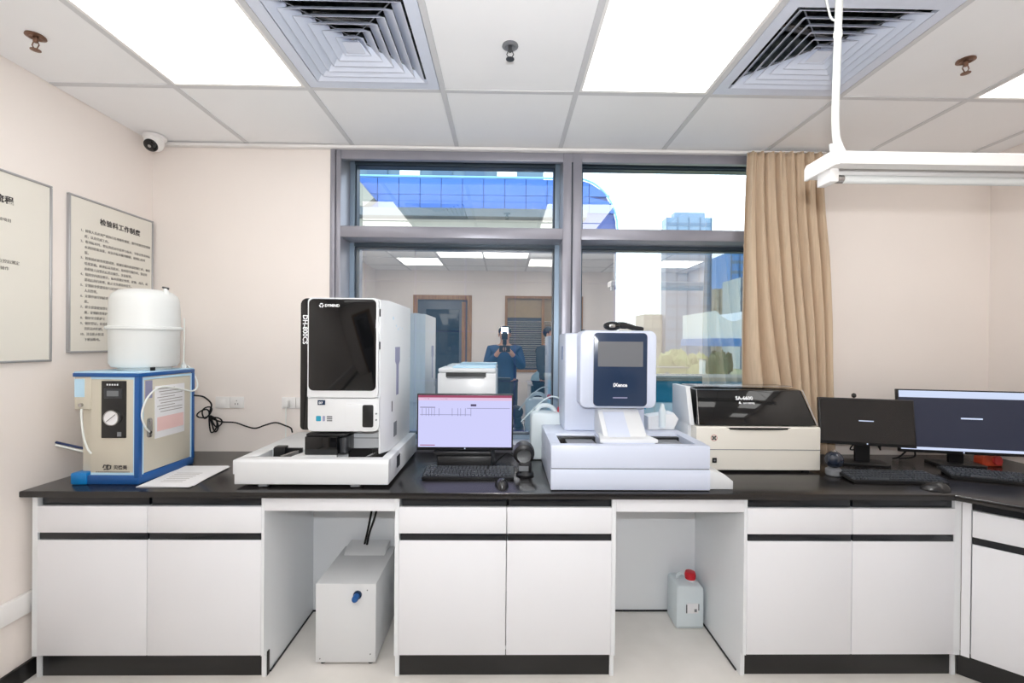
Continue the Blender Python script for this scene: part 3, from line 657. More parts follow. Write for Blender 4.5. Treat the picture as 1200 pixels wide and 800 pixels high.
b = bmesh.new(); X = HX1
bx(b, X, X+.001, -.400, -.30, 1.36, 1.43, bev=0); prism(b, [(-.40, 1.36), (-.30, 1.36), (-.325, 1.34), (-.375, 1.34)], 'x', X, X+.001); bx(b, X, X+.001, -.375, -.325, 1.19, 1.34)
part('tube_picture', b, 'lilac', sd)
b = bmesh.new()
for y, z, r_ in ((-.44, 1.57, .008), (-.38, 1.535, .005), (-.30, 1.53, .004), (-.25, 1.525, .004), (-.34, 1.52, .006)): lathe(b, [(r_, X), (r_, X+.001)], (0, y, z), 6, 'x')
part('hexagon_print', b, 'paleblue', sd)
part('side_vent', B(X, X+.0015, -.42, -.36, .99, 1.06), 'midgrey', sd)
for z in (1.57, 1.42): part('hinge', B(-.553, -.548, HYf+.016, HYf+.021, z, z+.035), 'black', a1)
part('hinge', B(X, X+.002, -.46, -.452, 1.12, 1.17), 'black', sd)

# ================================================================== MONITOR, KEYBOARD, PRINTER ...
def monitor(label, loc, rz, wd, ht, zc, tilt, content):
    r = thing('monitor', label, 'monitor', loc, rz, group='computer monitors on the worktop', world=False)
    MT = Matrix.Translation((0, 0, zc)) @ Matrix.Rotation(-tilt, 4, 'X')
    def tb(b): b.transform(MT); return b
    body = part('housing', tb(B(-wd/2, wd/2, 0, .022, -ht/2, ht/2, bev=.003)), 'black', r)
    part('back_cover', tb(B(-wd*.32, wd*.32, .02, .045, -ht*.36, ht*.3, bev=.01)), 'black', r)
    bz = .007
    lo = -ht/2+.016
    s = part('screen', tb(B(-wd/2+bz, wd/2-bz, -.0012, .004, lo, ht/2-bz)), content[0], r)
    for (nm, u0, u1, v0, v1, m) in content[1]:   # u,v in 0..1 from left / bottom
        xa, xb = -wd/2+bz+u0*(wd-2*bz), -wd/2+bz+u1*(wd-2*bz); za, zb_ = lo+v0*(ht/2-bz-lo), lo+v1*(ht/2-bz-lo)
        part(nm, tb(B(xa, xb, -.0018, -.0011, za, zb_)), m, s)
    part('power_light', tb(B(-.003, .003, -.001, .001, -ht/2+.006, -ht/2+.012)), 'scr_white', r)
    part('stand_neck', B(-.035, .035, .035, .055, .01, zc+.02, bev=.004), 'black', r)
    part('stand_base', PR(rr(-.115, .115, -.018, .11, .02), 'z', 0, .012, bev=.003), 'black', r)
    return r
c1 = [('title_bar', 0, 1, .955, 1, 'scr_bar'), ('tool_bar', 0, 1, .90, .955, 'scr_pink'), ('menu_text', .06, .12, .925, .94, 'scr_dark'), ('menu_text', .24, .31, .925, .94, 'scr_dark'), ('logo_mark', .56, .62, .79, .83, 'scr_dark'),
      ('rule', .02, .18, .76, .772, 'scr_dark'), ('rule', .52, .98, .745, .755, 'scr_line'), ('rule', .02, .56, .62, .63, 'scr_line'), ('status_text', .02, .18, .03, .045, 'scr_bar')]
c1 += [('column_line', u, u+.005, .60, .75, 'scr_line') for u in (.04, .08, .11, .14, .17, .22, .36, .42, .45, .50, .56)]
m1 = monitor('lit monitor showing a lavender table screen with a maroon bar, in front of the printer', (-.176, -.36, CH), 0, .484, .284, .240, 0, ('scr', c1))
part('dock_block', B(-.135, .135, -.03, .03, 0, .075, bev=.006), 'black', m1); part('dock_shelf', B(-.155, .135, -.02, .05, .075, .095, bev=.004), 'black', m1)
m2 = monitor('dark blank monitor with a small white line, right of the white-topped centrifuge', (1.964, -.247, CH), -.284, .44, .25, .234, .14, ('scr_black', [('message_line', .42, .58, .49, .512, 'scr_white')]))
part('camera_clip', L([(.010, -.008), (.014, 0), (.010, .008)], (-.05, .02, .372), 14, 'x'), 'black', m2)
m3 = monitor('large monitor with a navy screen and pale bars, at the right edge', (2.473, -.261, CH), -.2, .6, .34, .238, .09, ('scr_navy', [('top_bar', 0, 1, .885, 1, 'scr_white'), ('task_bar', 0, 1, 0, .045, 'scr_white'), ('message_line', .49, .66, .535, .56, 'scr_white')]))
m3['label'] = 'large monitor with a navy screen and pale bars at the right edge'
m2['label'] = 'dark blank monitor with a small white line, left of the large navy one'

M['keycap'] = mat('keycap', (74, 78, 84), .3)
def keyboard(label, loc, rz, k=None):
    r = thing('keyboard', label, 'keyboard', loc, rz, group='black computer keyboards', world=False)
    b = PR([(-.075, .004), (.075, .016), (.075, .026), (.055, .030), (-.075, .014)], 'x', -.215, .215, bev=.002); part('case', b, 'black', r)
    b = bmesh.new(); bx(b, -.2, -.17, .05, .065, 0, .016); bx(b, .17, .2, .05, .065, 0, .016); bx(b, -.2, .2, -.07, -.06, 0, .006); part('foot', b, 'rubber', r)
    b = bmesh.new(); random.seed(3)
    for row in range(6):
        y = -.062+row*.0195; z = .0145+(y+.075)*.115; x = -.207
        gaps = {15: .006, 18: .006}
        i = 0
        while x < .2:
            wk = .0165
            if row == 0 and 4 <= i < 5: wk = .10
            if row in (1, 2, 3) and i in (0, 12): wk = .028
            if i and abs(x-.085) < .008: x += .006
            if x+wk > .209: break
            bx(b, x, x+wk-.0045, y, y+.0135, z-.002, z+.0075); x += wk+.001; i += 1
    part('keys', b, 'keycap', r, kind='stuff')
    return r
keyboard('black keyboard in front of the lit lavender monitor', (-.146, -.462, CH), .0)
keyboard('black keyboard in front of the dark blank monitor', (1.87, -.50, CH), -.06)
keyboard('black keyboard turned askew under the large navy monitor, at the right edge', (2.42, -.50, CH), -.42)
M['mouse'] = mat('mouse_shell', (34, 34, 36), .25, spec=.6)
def mouse(label, loc, rz):
    r = thing('computer_mouse', label, 'mouse', loc, rz, group='computer mice', world=False)
    b = bmesh.new(); bmesh.ops.create_uvsphere(b, u_segments=18, v_segments=10, radius=1)
    for v in b.verts: v.co = Vector((v.co.x*.031, v.co.y*.055, max(0, v.co.z)*.036*(1-.25*v.co.y)))
    bmesh.ops.remove_doubles(b, verts=b.verts[:], dist=.0003); part('shell', b, 'mouse', r)
    part('wheel', L([(.006, -.003), (.006, .003)], (0, -.028, .033), 12, 'x'), 'darkgrey', r)
mouse('black mouse below the right end of the middle keyboard', (.012, -.615, CH), .1)
mouse('dark mouse with a pale highlight beside the right keyboards', (1.955, -.645, CH), 1.1)

# printer on a dark stand
pr = thing('printer', 'white laser printer behind the lit monitor', 'printer', (-.19, 0, 1.02))
part('body', B(-.352, -.026, -.12, .12, 1.03, 1.285, bev=.008), 'dev', pr)
part('top_cover', B(-.350, -.028, -.115, .12, 1.286, 1.312, bev=.01), 'dev', pr)
part('output_slot', B(-.305, -.082, -.122, -.10, 1.262, 1.288), 'black', pr)
part('slot_lip', B(-.300, -.09, -.126, -.118, 1.256, 1.264, bev=.001), 'midgrey', pr)
part('lid_flap', B(-.27, -.03, -.10, .10, 1.312, 1.322, bev=.003), 'paleblue', pr)
part('paper_slot', B(-.305, -.07, -.122, -.10, 1.130, 1.160), 'black', pr)
part('paper_tray', B(-.345, -.033, -.125, -.11, 1.035, 1.128, bev=.003), 'dev', pr)
b = bmesh.new(); 
for x in (-.34, -.06):
    for y in (-.10, .09): bx(b, x, x+.02, y, y+.02, CH+.05, 1.012)
ps_ = thing('printer_stand', 'low dark stand under the printer, hidden by the lit monitor', 'stand', (-.19, 0, CH))
b2 = bmesh.new(); bx(b2, -.36, -.02, -.11, .13, 1.012, 1.03, bev=.002); part('shelf', b2, 'darkgrey', ps_)
for x in (-.35, -.05):
    for y in (-.10, .10): part('leg', B(x, x+.02, y, y+.02, CH if y < 0 else .86, 1.012), 'darkgrey', ps_)
b.free()
# presentation barcode scanner
s = thing('barcode_scanner', 'black desktop barcode scanner with a round eye beside the middle monitor', 'scanner', (.12, -.45, CH))
part('base', L([(.042, CH), (.044, CH+.008), (.036, CH+.016), (.026, CH+.03)], (.125, -.45, 0), 24), 'black', s)
part('stem', B(.095, .155, -.478, -.42, CH+.012, CH+.075, bev=.01), 'black', s)
b = L([(.036, -.03), (.050, -.02), (.052, .01), (.048, .04), (.03, .055)], (0, 0, 0), 26, 'y'); b.transform(Matrix.Translation((.118, -.45, .922)) @ Matrix.Rotation(.15, 4, 'X')); hd = part('head', b, 'black', s)
b = L([(.034, -.032), (.034, -.029)], (0, 0, 0), 26, 'y'); b.transform(Matrix.Translation((.118, -.452, .920)) @ Matrix.Rotation(.15, 4, 'X')); part('eye', b, 'gloss', hd)
part('label_plate', B(.094, .140, -.481, -.477, .842, .866), 'midgrey', s)
part('cable', T([(.07, -.43, .90), (.04, -.40, .91), (.0, -.36, .87), (-.04, -.33, CH+.01), (-.06, -.30, CH+.005)], .0035, 6, smooth=5), 'rubber', s)
# canister behind scanner
cn = thing('reagent_canister', 'white plastic reagent canister with red cap left of the navy-panel analyzer', 'canister', (.26, -.10, CH))
part('body', PR(rr(.168, .375, CH, 1.072, (.012, .012, .05, .03), 6), 'y', -.165, -.04, bev=.012), 'cloudy', cn)
part('shoulder_handle', T([(.20, -.10, 1.06), (.22, -.10, 1.098), (.265, -.10, 1.105), (.30, -.10, 1.085), (.315, -.10, 1.05)], .013, 8, smooth=4), 'cloudy', cn)
part('cap', L([(.024, 1.05), (.026, 1.075), (.024, 1.098), (.01, 1.10)], (.345, -.11, 0), 22), 'red', cn)
part('hose', T([(.345, -.11, 1.10), (.34, -.10, 1.14), (.28, -.07, 1.15), (.20, -.06, 1.09), (.12, -.03, 1.0)], .004, 6, smooth=6), 'cloudy', cn)
part('cord', T([(.347, -.11, 1.09), (.36, -.13, 1.09), (.374, -.16, 1.03), (.37, -.17, 1.02)], .003, 6, smooth=5), 'rubber', cn)

# ================================================================== ANALYZER 2
a2 = thing('coagulation_analyzer', 'cool white analyzer with a navy touch panel on a raised rounded head', 'analyzer', (.57, -.45, CH))
X0, X1, Yf = .226, .922, -.683
b = bmesh.new(); prism(b, [(X0, -.683), (X1, -.683), (X1, -.18), (X0, -.18)], 'z', CH+.004, .908, bev=.004); part('lower_base', b, 'dev_b', a2)
b = bmesh.new()
bx(b, X0, X1, Yf+.001, -.635, .912, 1.012, bev=.004); bx(b, X0, .272, -.635, -.42, .912, 1.012); bx(b, .875, X1, -.635, -.42, .912, 1.012); bx(b, .272, .875, -.635, -.42, .912, .975); bx(b, X0, X1, -.42, -.18, .912, 1.012, bev=.003)
part('upper_base', b, 'dev_b', a2)
part('seam_strip', B(X0+.003, X1-.003, Yf+.005, -.185, .906, .914), 'midgrey', a2)
for (xa, xb) in ((.274, .465), (.695, .873)):
    tr = part('rack_bay', B(xa, xb, -.634, -.421, .975, .98), 'darkgrey', a2)
    part('bay_rail', B(xa, xb, -.455, -.425, .98, 1.002, bev=.002), 'black', tr); part('bay_hook', B(xa, xa+.035, -.50, -.455, .98, 1.008, bev=.004), 'black', tr)
    part('bay_slide', B(xa+.04, xb-.02, -.62, -.47, .98, .995, bev=.002), 'midgrey', tr)
part('bridge', B(.465, .695, -.635, -.42, .975, 1.013), 'dev_b', a2)
b = PR([(-.60, 1.012), (-.43, 1.135), (-.30, 1.14), (-.30, 1.012)], 'x', .478, .680, bev=.006); part('chin', b, 'dev', a2)
part('chin_flare', PR([(.45, -.63), (.71, -.63), (.680, -.44), (.478, -.44)], 'z', 1.012, 1.03, bev=.004), 'dev', a2)
part('chin_plate', PR([(-.592, 1.022), (-.452, 1.125), (-.446, 1.125), (-.586, 1.022)], 'x', .50, .60), 'dev_b', a2)
part('rear_column', B(.325, .735, -.36, -.12, 1.012, 1.508, bev=.012), 'dev_b', a2)
part('head', PR(rr(.386, .762, 1.142, 1.520, .035, 7), 'y', -.455, -.30, bev=.012), 'dev_b', a2)
pn = part('front_panel', PR(rr(.452, .712, 1.153, 1.508, .02, 6), 'y', -.463, -.452, bev=.002), 'navy', a2)
part('screen', B(.472, .690, -.4648, -.4625, 1.345, 1.466), 'grey_screen', pn)
lettering('lettering', 'iXence', .024, F_front(.581, -.4635, 1.248), 'white', pn, 'CENTER', bold=.0008)
part('underline', B(.546, .616, -.4645, -.4625, 1.192, 1.197), 'lilac', pn)
part('side_icon', B(.3235, .326, -.28, -.25, 1.37, 1.44), 'blue', a2)
part('sample_ramp', PR([(.924, CH+.001), (1.038, CH+.001), (1.038, .850), (1.0, .880), (.924, .905)], 'y', -.655, -.50, bev=.003), 'dev', a2)
b = bmesh.new(); bx(b, .228, .26, -.60, -.50, .855, .895, bev=.004); part('side_catch', b, 'dev_b', a2)
# handheld scanner on the head
h = thing('handheld_scanner', 'black handheld barcode scanner lying on top of the navy-panel analyzer', 'scanner', (.58, -.40, 1.52))
b = bmesh.new(); bmesh.ops.create_uvsphere(b, u_segments=22, v_segments=12, radius=1)
for v in b.verts: v.co = Vector((.555+v.co.x*.045, -.40+v.co.y*.035, 1.5435+v.co.z*.0235))
hh = part('head', b, 'gloss', h)
part('handle', T([(.585, -.395, 1.548), (.63, -.39, 1.545), (.67, -.385, 1.535), (.715, -.38, 1.529)], [.017]*6+[.014]*6+[.012]*6+[.009], 12, smooth=6), 'black', h)
part('lens', B(.532, .562, -.437, -.430, 1.535, 1.550, bev=.003), 'silver', hh)
# rack of bottles right of analyzer 2
rk = thing('tube_holder', 'white tube holder with a pale bottle, between the two analyzers on the right', 'holder', (.84, -.22, 1.012))
part('holder', PR([(.765, 1.012), (.90, 1.012), (.925, 1.07), (.90, 1.10), (.765, 1.08)], 'y', -.32, -.22, bev=.006), 'dev', rk)
part('bottle', L([(.017, 1.03), (.018, 1.115), (.012, 1.128), (.010, 1.145), (.004, 1.15)], (.832, -.335, 0), 16), 'cloudy', rk)
part('hose', T([(.79, -.18, 1.10), (.80, -.16, 1.18), (.785, -.14, 1.22), (.765, -.14, 1.24)], .007, 7, smooth=5), 'cyan', rk)

# ================================================================== ANALYZER 3 (low wide)
a3 = thing('rheology_analyzer', 'low wide cream analyzer with a sloping black lid, right of the navy-panel one', 'analyzer', (1.30, -.25, CH))
b = bmesh.new()
prof = rr(-.392, -.115, CH+.012, 1.045, (.004, .004, .004, .012))
prism(b, prof, 'x', .985, 1.615, bev=.004)
part('base', b, 'dev_c', a3)
part('seam', B(.984, 1.6155, -.3935, -.12, .928, .931), 'midgrey', a3)
part('left_cheek', PR([(-.36, 1.045), (-.115, 1.045), (-.115, 1.236), (-.30, 1.236)], 'x', .965, .990, bev=.004), 'dev', a3)
part('left_cheek_base', B(.968, .987, -.33, -.115, CH+.02, 1.05, bev=.004), 'dev', a3)
b = bmesh.new()
A = [(.995, -.388, 1.050), (1.600, -.388, 1.050), (1.600, -.115, 1.050), (.995, -.115, 1.050), (1.015, -.315, 1.222), (1.565, -.315, 1.222), (1.565, -.115, 1.236), (1.015, -.115, 1.236)]
V = [b.verts.new(p) for p in A]
for f in ((0, 1, 5, 4), (1, 2, 6, 5), (2, 3, 7, 6), (3, 0, 4, 7), (4, 5, 6, 7), (3, 2, 1, 0)): b.faces.new([V[i] for i in f])
bmesh.ops.recalc_face_normals(b, faces=b.faces[:]); bmesh.ops.bevel(b, geom=b.edges[:], offset=.006, segments=2, affect='EDGES', profile=.5)
ld = part('lid', b, 'gloss', a3)
part('lid_edge', T([(.998, -.390, 1.052), (1.014, -.318, 1.224)], .0018, 5), 'silver', ld); part('lid_edge', T([(1.599, -.390, 1.052), (1.567, -.318, 1.224)], .003, 5), 'silver', ld)
part('top_strip', B(1.03, 1.55, -.27, -.20, 1.236, 1.239), 'silver', ld)
part('lid_lip', PR([(1.12, -.388), (1.20, -.398), (1.30, -.401), (1.40, -.398), (1.48, -.388)], 'z', 1.030, 1.040), 'black', a3)
tl = math.atan2(.073, .172)
def on_lid(x, h): return F_front(x, -.3885+h*math.sin(tl)-.0008, 1.052+h*math.cos(tl), 0) @ Matrix.Rotation(-tl, 4, 'X')
lettering('lettering', 'SA-6600', .026, on_lid(1.255, .132), 'white', ld, 'CENTER', bold=.001)
lettering('lettering', 'SUCCEEDER', .011, on_lid(1.275, .110), 'white', ld, 'CENTER', bold=.0003)
b = bmesh.new(); V = [b.verts.new(p) for p in ((-.008, -.006, .001), (.008, -.006, .001), (0, .009, .001))]; b.faces.new(V); b.transform(on_lid(1.228, .116)); part('emblem', b, 'white', ld)
b = bmesh.new()
for k in range(4):
    t = k*PI/2+PI/4; tube(b, [(1.074+.003*math.cos(t), -.3935, .988+.003*math.sin(t)), (1.074+.012*math.cos(t), -.3935, .988+.012*math.sin(t))], .0035, 6)
part('emblem', b, 'ink', a3); part('emblem', T([(1.074+.016*math.cos(t*PI/4), -.3930, .988+.016*math.sin(t*PI/4)) for t in range(9)], .0010, 5), 'redink', a3, label='thin red ring')
part('switch', B(1.066, 1.088, -.3955, -.390, .864, .888, bev=.001), 'black', a3); part('switch_mark', B(1.073, 1.081, -.3962, -.395, .872, .880), 'midgrey', a3)
b = bmesh.new()
for x in (1.04, 1.56):
    for y in (-.36, -.16): lathe(b, [(.018, CH), (.018, CH+.014)], (x, y, 0), 14)
part('foot', b, 'rubber', a3)
# glossy ball device
M['ball'] = mat('ball_blue_black', (28, 36, 52), .12, spec=.7)
gb = thing('desk_webcam', 'small glossy dark ball-shaped device on a grey base beside the cream analyzer', 'webcam', (1.655, -.43, CH))
part('base', L([(.030, CH), (.036, CH+.006), (.036, CH+.030), (.022, CH+.040)], (1.655, -.43, 0), 24), 'midgrey', gb)
b = bmesh.new(); bmesh.ops.create_uvsphere(b, u_segments=24, v_segments=14, radius=.041); bmesh.ops.translate(b, verts=b.verts[:], vec=(1.655, -.43, CH+.078)); part('ball', b, 'ball', gb)
part('cap', L([(.012, CH+.114), (.014, CH+.120), (.006, CH+.126)], (1.655, -.43, 0), 14), 'silver', gb)
# small things at the right
rb = thing('tape_dispenser', 'small orange-red plastic item on the worktop under the large navy monitor', 'tape dispenser', (2.60, -.22, CH))
part('body', PR(rr(2.60, 2.71, CH, CH+.055, (.004, .004, .02, .02)), 'y', -.25, -.20, bev=.004), 'orange', rb)
part('roll', L([(.022, -.262), (.022, -.25)], (2.675, 0, CH+.03), 18, 'y'), 'redink', rb)
vc = thing('monitor_cables', 'black cables looping down behind the dark blank monitor', 'cable', (2.03, -.12, CH))
for x, s_ in ((1.98, .02), (2.04, -.03), (2.09, .03)):
    part('cable', T([(x, -.16, 1.02), (x+s_, -.13, .93), (x+s_*2, -.12, .87), (x+s_*.5+.03, -.14, .90), (x+.06, -.15, 1.0)], .004, 6, smooth=6), 'rubber', vc)
vc2 = thing('screen_cables', 'black cables hanging under the large navy monitor beside its stand', 'cable', (2.30, -.12, CH))
for x, s_ in ((2.27, .02), (2.31, -.02)):
    part('cable', T([(x, -.20, .99), (x+s_, -.17, .92), (x-s_, -.14, .84), (x-.05, -.12, CH+.005)], .0045, 6, smooth=6), 'rubber', vc2)

# ================================================================== HANGING LAMP
lp = thing('hanging_lamp', 'white unlit tube lamp hanging by a white cable at the right', 'lamp', (1.7, -1.25, 2.0))
LX0, LX1 = 1.02, 2.42
part('channel', PR([(-1.29, 2.002), (-1.25, 2.002), (-1.25, 2.040), (-1.19, 2.040), (-1.19, 2.002), (-1.15, 2.002), (-1.15, 2.036), (-1.16, 2.044), (-1.28, 2.044), (-1.29, 2.036)], 'x', LX0, LX1), 'trim', lp)
part('end_cap', PR([(-1.292, 1.998), (-1.148, 1.998), (-1.148, 2.036), (-1.16, 2.046), (-1.28, 2.046), (-1.292, 2.036)], 'x', LX0-.012, LX0, bev=.002), 'trim', lp)
part('tube_holder', B(LX0+.002, LX0+.03, -1.25, -1.19, 1.962, 2.0395, bev=.003), 'trim', lp); part('tube_holder', B(LX1-.03, LX1-.002, -1.25, -1.19, 1.962, 2.0395, bev=.003), 'trim', lp)
part('fluorescent_tube', L([(.008, LX0+.06), (.013, LX0+.062), (.013, LX1-.062), (.008, LX1-.06)], (0, -1.22, 1.980), 16, 'x'), 'hdpe', lp)
part('tube_cap', L([(.013, LX0+.028), (.013, LX0+.062)], (0, -1.22, 1.980), 16, 'x'), 'silver', lp); part('tube_cap', L([(.013, LX1-.062), (.013, LX1-.028)], (0, -1.22, 1.980), 16, 'x'), 'silver', lp)
hc = part('suspension_cable', T([(1.075, -1.22, 2.044), (1.066, -1.22, 2.08), (1.058, -1.22, 2.16), (1.06, -1.22, 2.30), (1.063, -1.22, 2.44), (1.068, -1.22, HC+.01)], .0105, 10, smooth=8), 'tube', lp)
part('cable_foot', T([(1.045, -1.22, 2.09), (1.05, -1.22, 2.044)], .005, 8), 'tube', lp); part('cable_foot', T([(1.058, -1.22, 2.14), (1.075, -1.22, 2.09), (1.098, -1.22, 2.044)], .006, 8, smooth=4), 'tube', lp)
part('cable_wrap', L([(.0115, 2.425), (.0125, 2.43), (.0125, 2.442), (.0115, 2.447)], (1.063, -1.22, 0), 12), 'tube', hc)
part('stray_wire', T([(1.062, -1.22, 2.475), (1.045, -1.215, 2.49), (1.04, -1.21, 2.52), (1.03, -1.21, 2.56)], .003, 6, smooth=5), 'tube', hc)
part('suspension_cable', T([(2.36, -1.22, 2.044), (2.36, -1.22, HC+.01)], .006, 8), 'tube', lp)

# ================================================================== UNDER THE BENCH
fu = thing('vacuum_unit', 'tall narrow white steel unit with a blue knob under the bench', 'floor unit', (-.685, -.4, 0))
part('case', B(-.818, -.548, -.602, -.225, .012, .367, bev=.003), 'dev_w', fu) if 'dev_w' in M else part('case', B(-.818, -.548, -.602, -.225, .012, .367, bev=.003), 'dev', fu)
part('rear_hump', PR([(-.335, .366), (-.225, .366), (-.225, .40), (-.30, .395)], 'x', -.79, -.58, bev=.006), 'dev', fu)
kb = part('knob_collar', L([(.019, -.608), (.019, -.602)], (-.630, 0, .318), 22, 'y'), 'navy', fu)
part('knob', L([(.011, -.640), (.014, -.634), (.014, -.606)], (-.633, 0, .314), 22, 'y'), 'blue', fu)
b = bmesh.new()
for x, z in ((-.797, .03), (-.587, .338), (-.572, .05)): lathe(b, [(.003, -.6035), (.003, -.602)], (x, 0, z), 8, 'y')
part('screw', b, 'midgrey', fu)
b = bmesh.new()
for x in (-.79, -.575):
    for y in (-.58, -.26): lathe(b, [(.012, 0), (.012, .013)], (x, y, 0), 12)
part('foot', b, 'rubber', fu)
uc = thing('underbench_cables', 'pair of black cables dropping through the worktop onto the floor unit', 'cable', (-.65, -.3, .39))
part('cable', T([(-.640, -.30, CH-.03), (-.65, -.29, .66), (-.675, -.28, .52), (-.70, -.27, .41), (-.705, -.268, .392)], .0055, 7, smooth=6), 'rubber', uc)
part('cable', T([(-.630, -.30, CH-.03), (-.622, -.29, .68), (-.64, -.285, .57), (-.675, -.28, .46), (-.69, -.275, .392)], .0055, 7, smooth=6), 'rubber', uc)
jg = thing('plastic_jug', 'translucent white plastic canister with a red cap on the floor', 'canister', (.98, -.28, 0))
part('body', PR(rr(.908, 1.052, .001, .225, (.012, .012, .03, .02), 5), 'y', -.355, -.215, bev=.014), 'cloudy', jg)
part('neck', L([(.024, .215), (.022, .25)], (1.0, -.30, 0), 18), 'cloudy', jg)
part('cap', L([(.026, .235), (.028, .255), (.024, .270), (.008, .272)], (1.0, -.30, 0), 22), 'red', jg)
part('handle', T([(.94, -.28, .21), (.945, -.28, .245), (.97, -.28, .25), (.985, -.29, .235)], .009, 8, smooth=4), 'cloudy', jg)
lb_ = part('sticker', B(.962, 1.02, -.3575, -.3545, .085, .135), 'paper', jg); part('sticker_code', B(.999, 1.012, -.3582, -.357, .092, .107), 'midgrey', lb_)
b = bmesh.new(); bx(b, .958, .9625, -.358, -.354, .086, .128); bx(b, 1.0195, 1.024, -.358, -.354, .10, .132); part('sticker_clip', b, 'darkgrey', jg)

# ================================================================== REAR OF THE ROOM (seen mirrored in the glass)
dk = thing('desk', 'white desk behind the camera, seen mirrored in the window', 'desk', (1.0, -3.5, 0))
part('desktop', B(.35, 1.75, -3.75, -3.15, .87, .90, bev=.003), 'lam', dk); part('side_panel', B(.37, .39, -3.73, -3.17, 0, .87), 'lam2', dk); part('side_panel', B(1.71, 1.73, -3.73, -3.17, 0, .87), 'lam2', dk); part('modesty_panel', B(.39, 1.71, -3.5, -3.48, .1, .87), 'coat', dk)
solo('blue_bag', L([(.13, .90), (.16, .93), (.14, 1.0), (.07, 1.06), (.03, 1.09)], (.55, -3.35, 0), 18), 'bag', 'crumpled pale blue bag on the rear desk, seen mirrored', 'bag')
dm = dup(m1, (1.2, -3.45, .90), PI, 'rear monitor on the desk behind the camera', None)
for ch in dm.children:
    if ch.name.startswith('screen'):
        for g in list(ch.children): bpy.data.objects.remove(g)
cc = thing('chair', 'dark office chair behind the camera, seen mirrored', 'chair', (-.25, -3.55, 0))
part('seat', B(-.47, -.03, -3.77, -3.33, .44, .50, bev=.02), 'coat', cc); part('backrest', PR(rr(-.45, -.05, .58, 1.0, .06), 'y', -3.80, -3.76, bev=.01), 'coat', cc)
part('column', L([(.03, .06), (.03, .44)], (-.25, -3.55, 0), 14), 'black', cc); part('back_bar', T([(-.25, -3.70, .46), (-.25, -3.82, .55), (-.25, -3.81, .75)], .015, 8, smooth=4), 'black', cc)
for k in range(5):
    t = 2*PI*k/5; l_ = part('leg', T([(-.25, -3.55, .09), (-.25+.26*math.cos(t), -3.55+.26*math.sin(t), .065)], [.02, .012], 8), 'black', cc)
    part('caster', L([(.028, -.012), (.028, .012)], (-.25+.26*math.cos(t), -3.55+.26*math.sin(t), .028), 12, 'x'), 'rubber', l_)

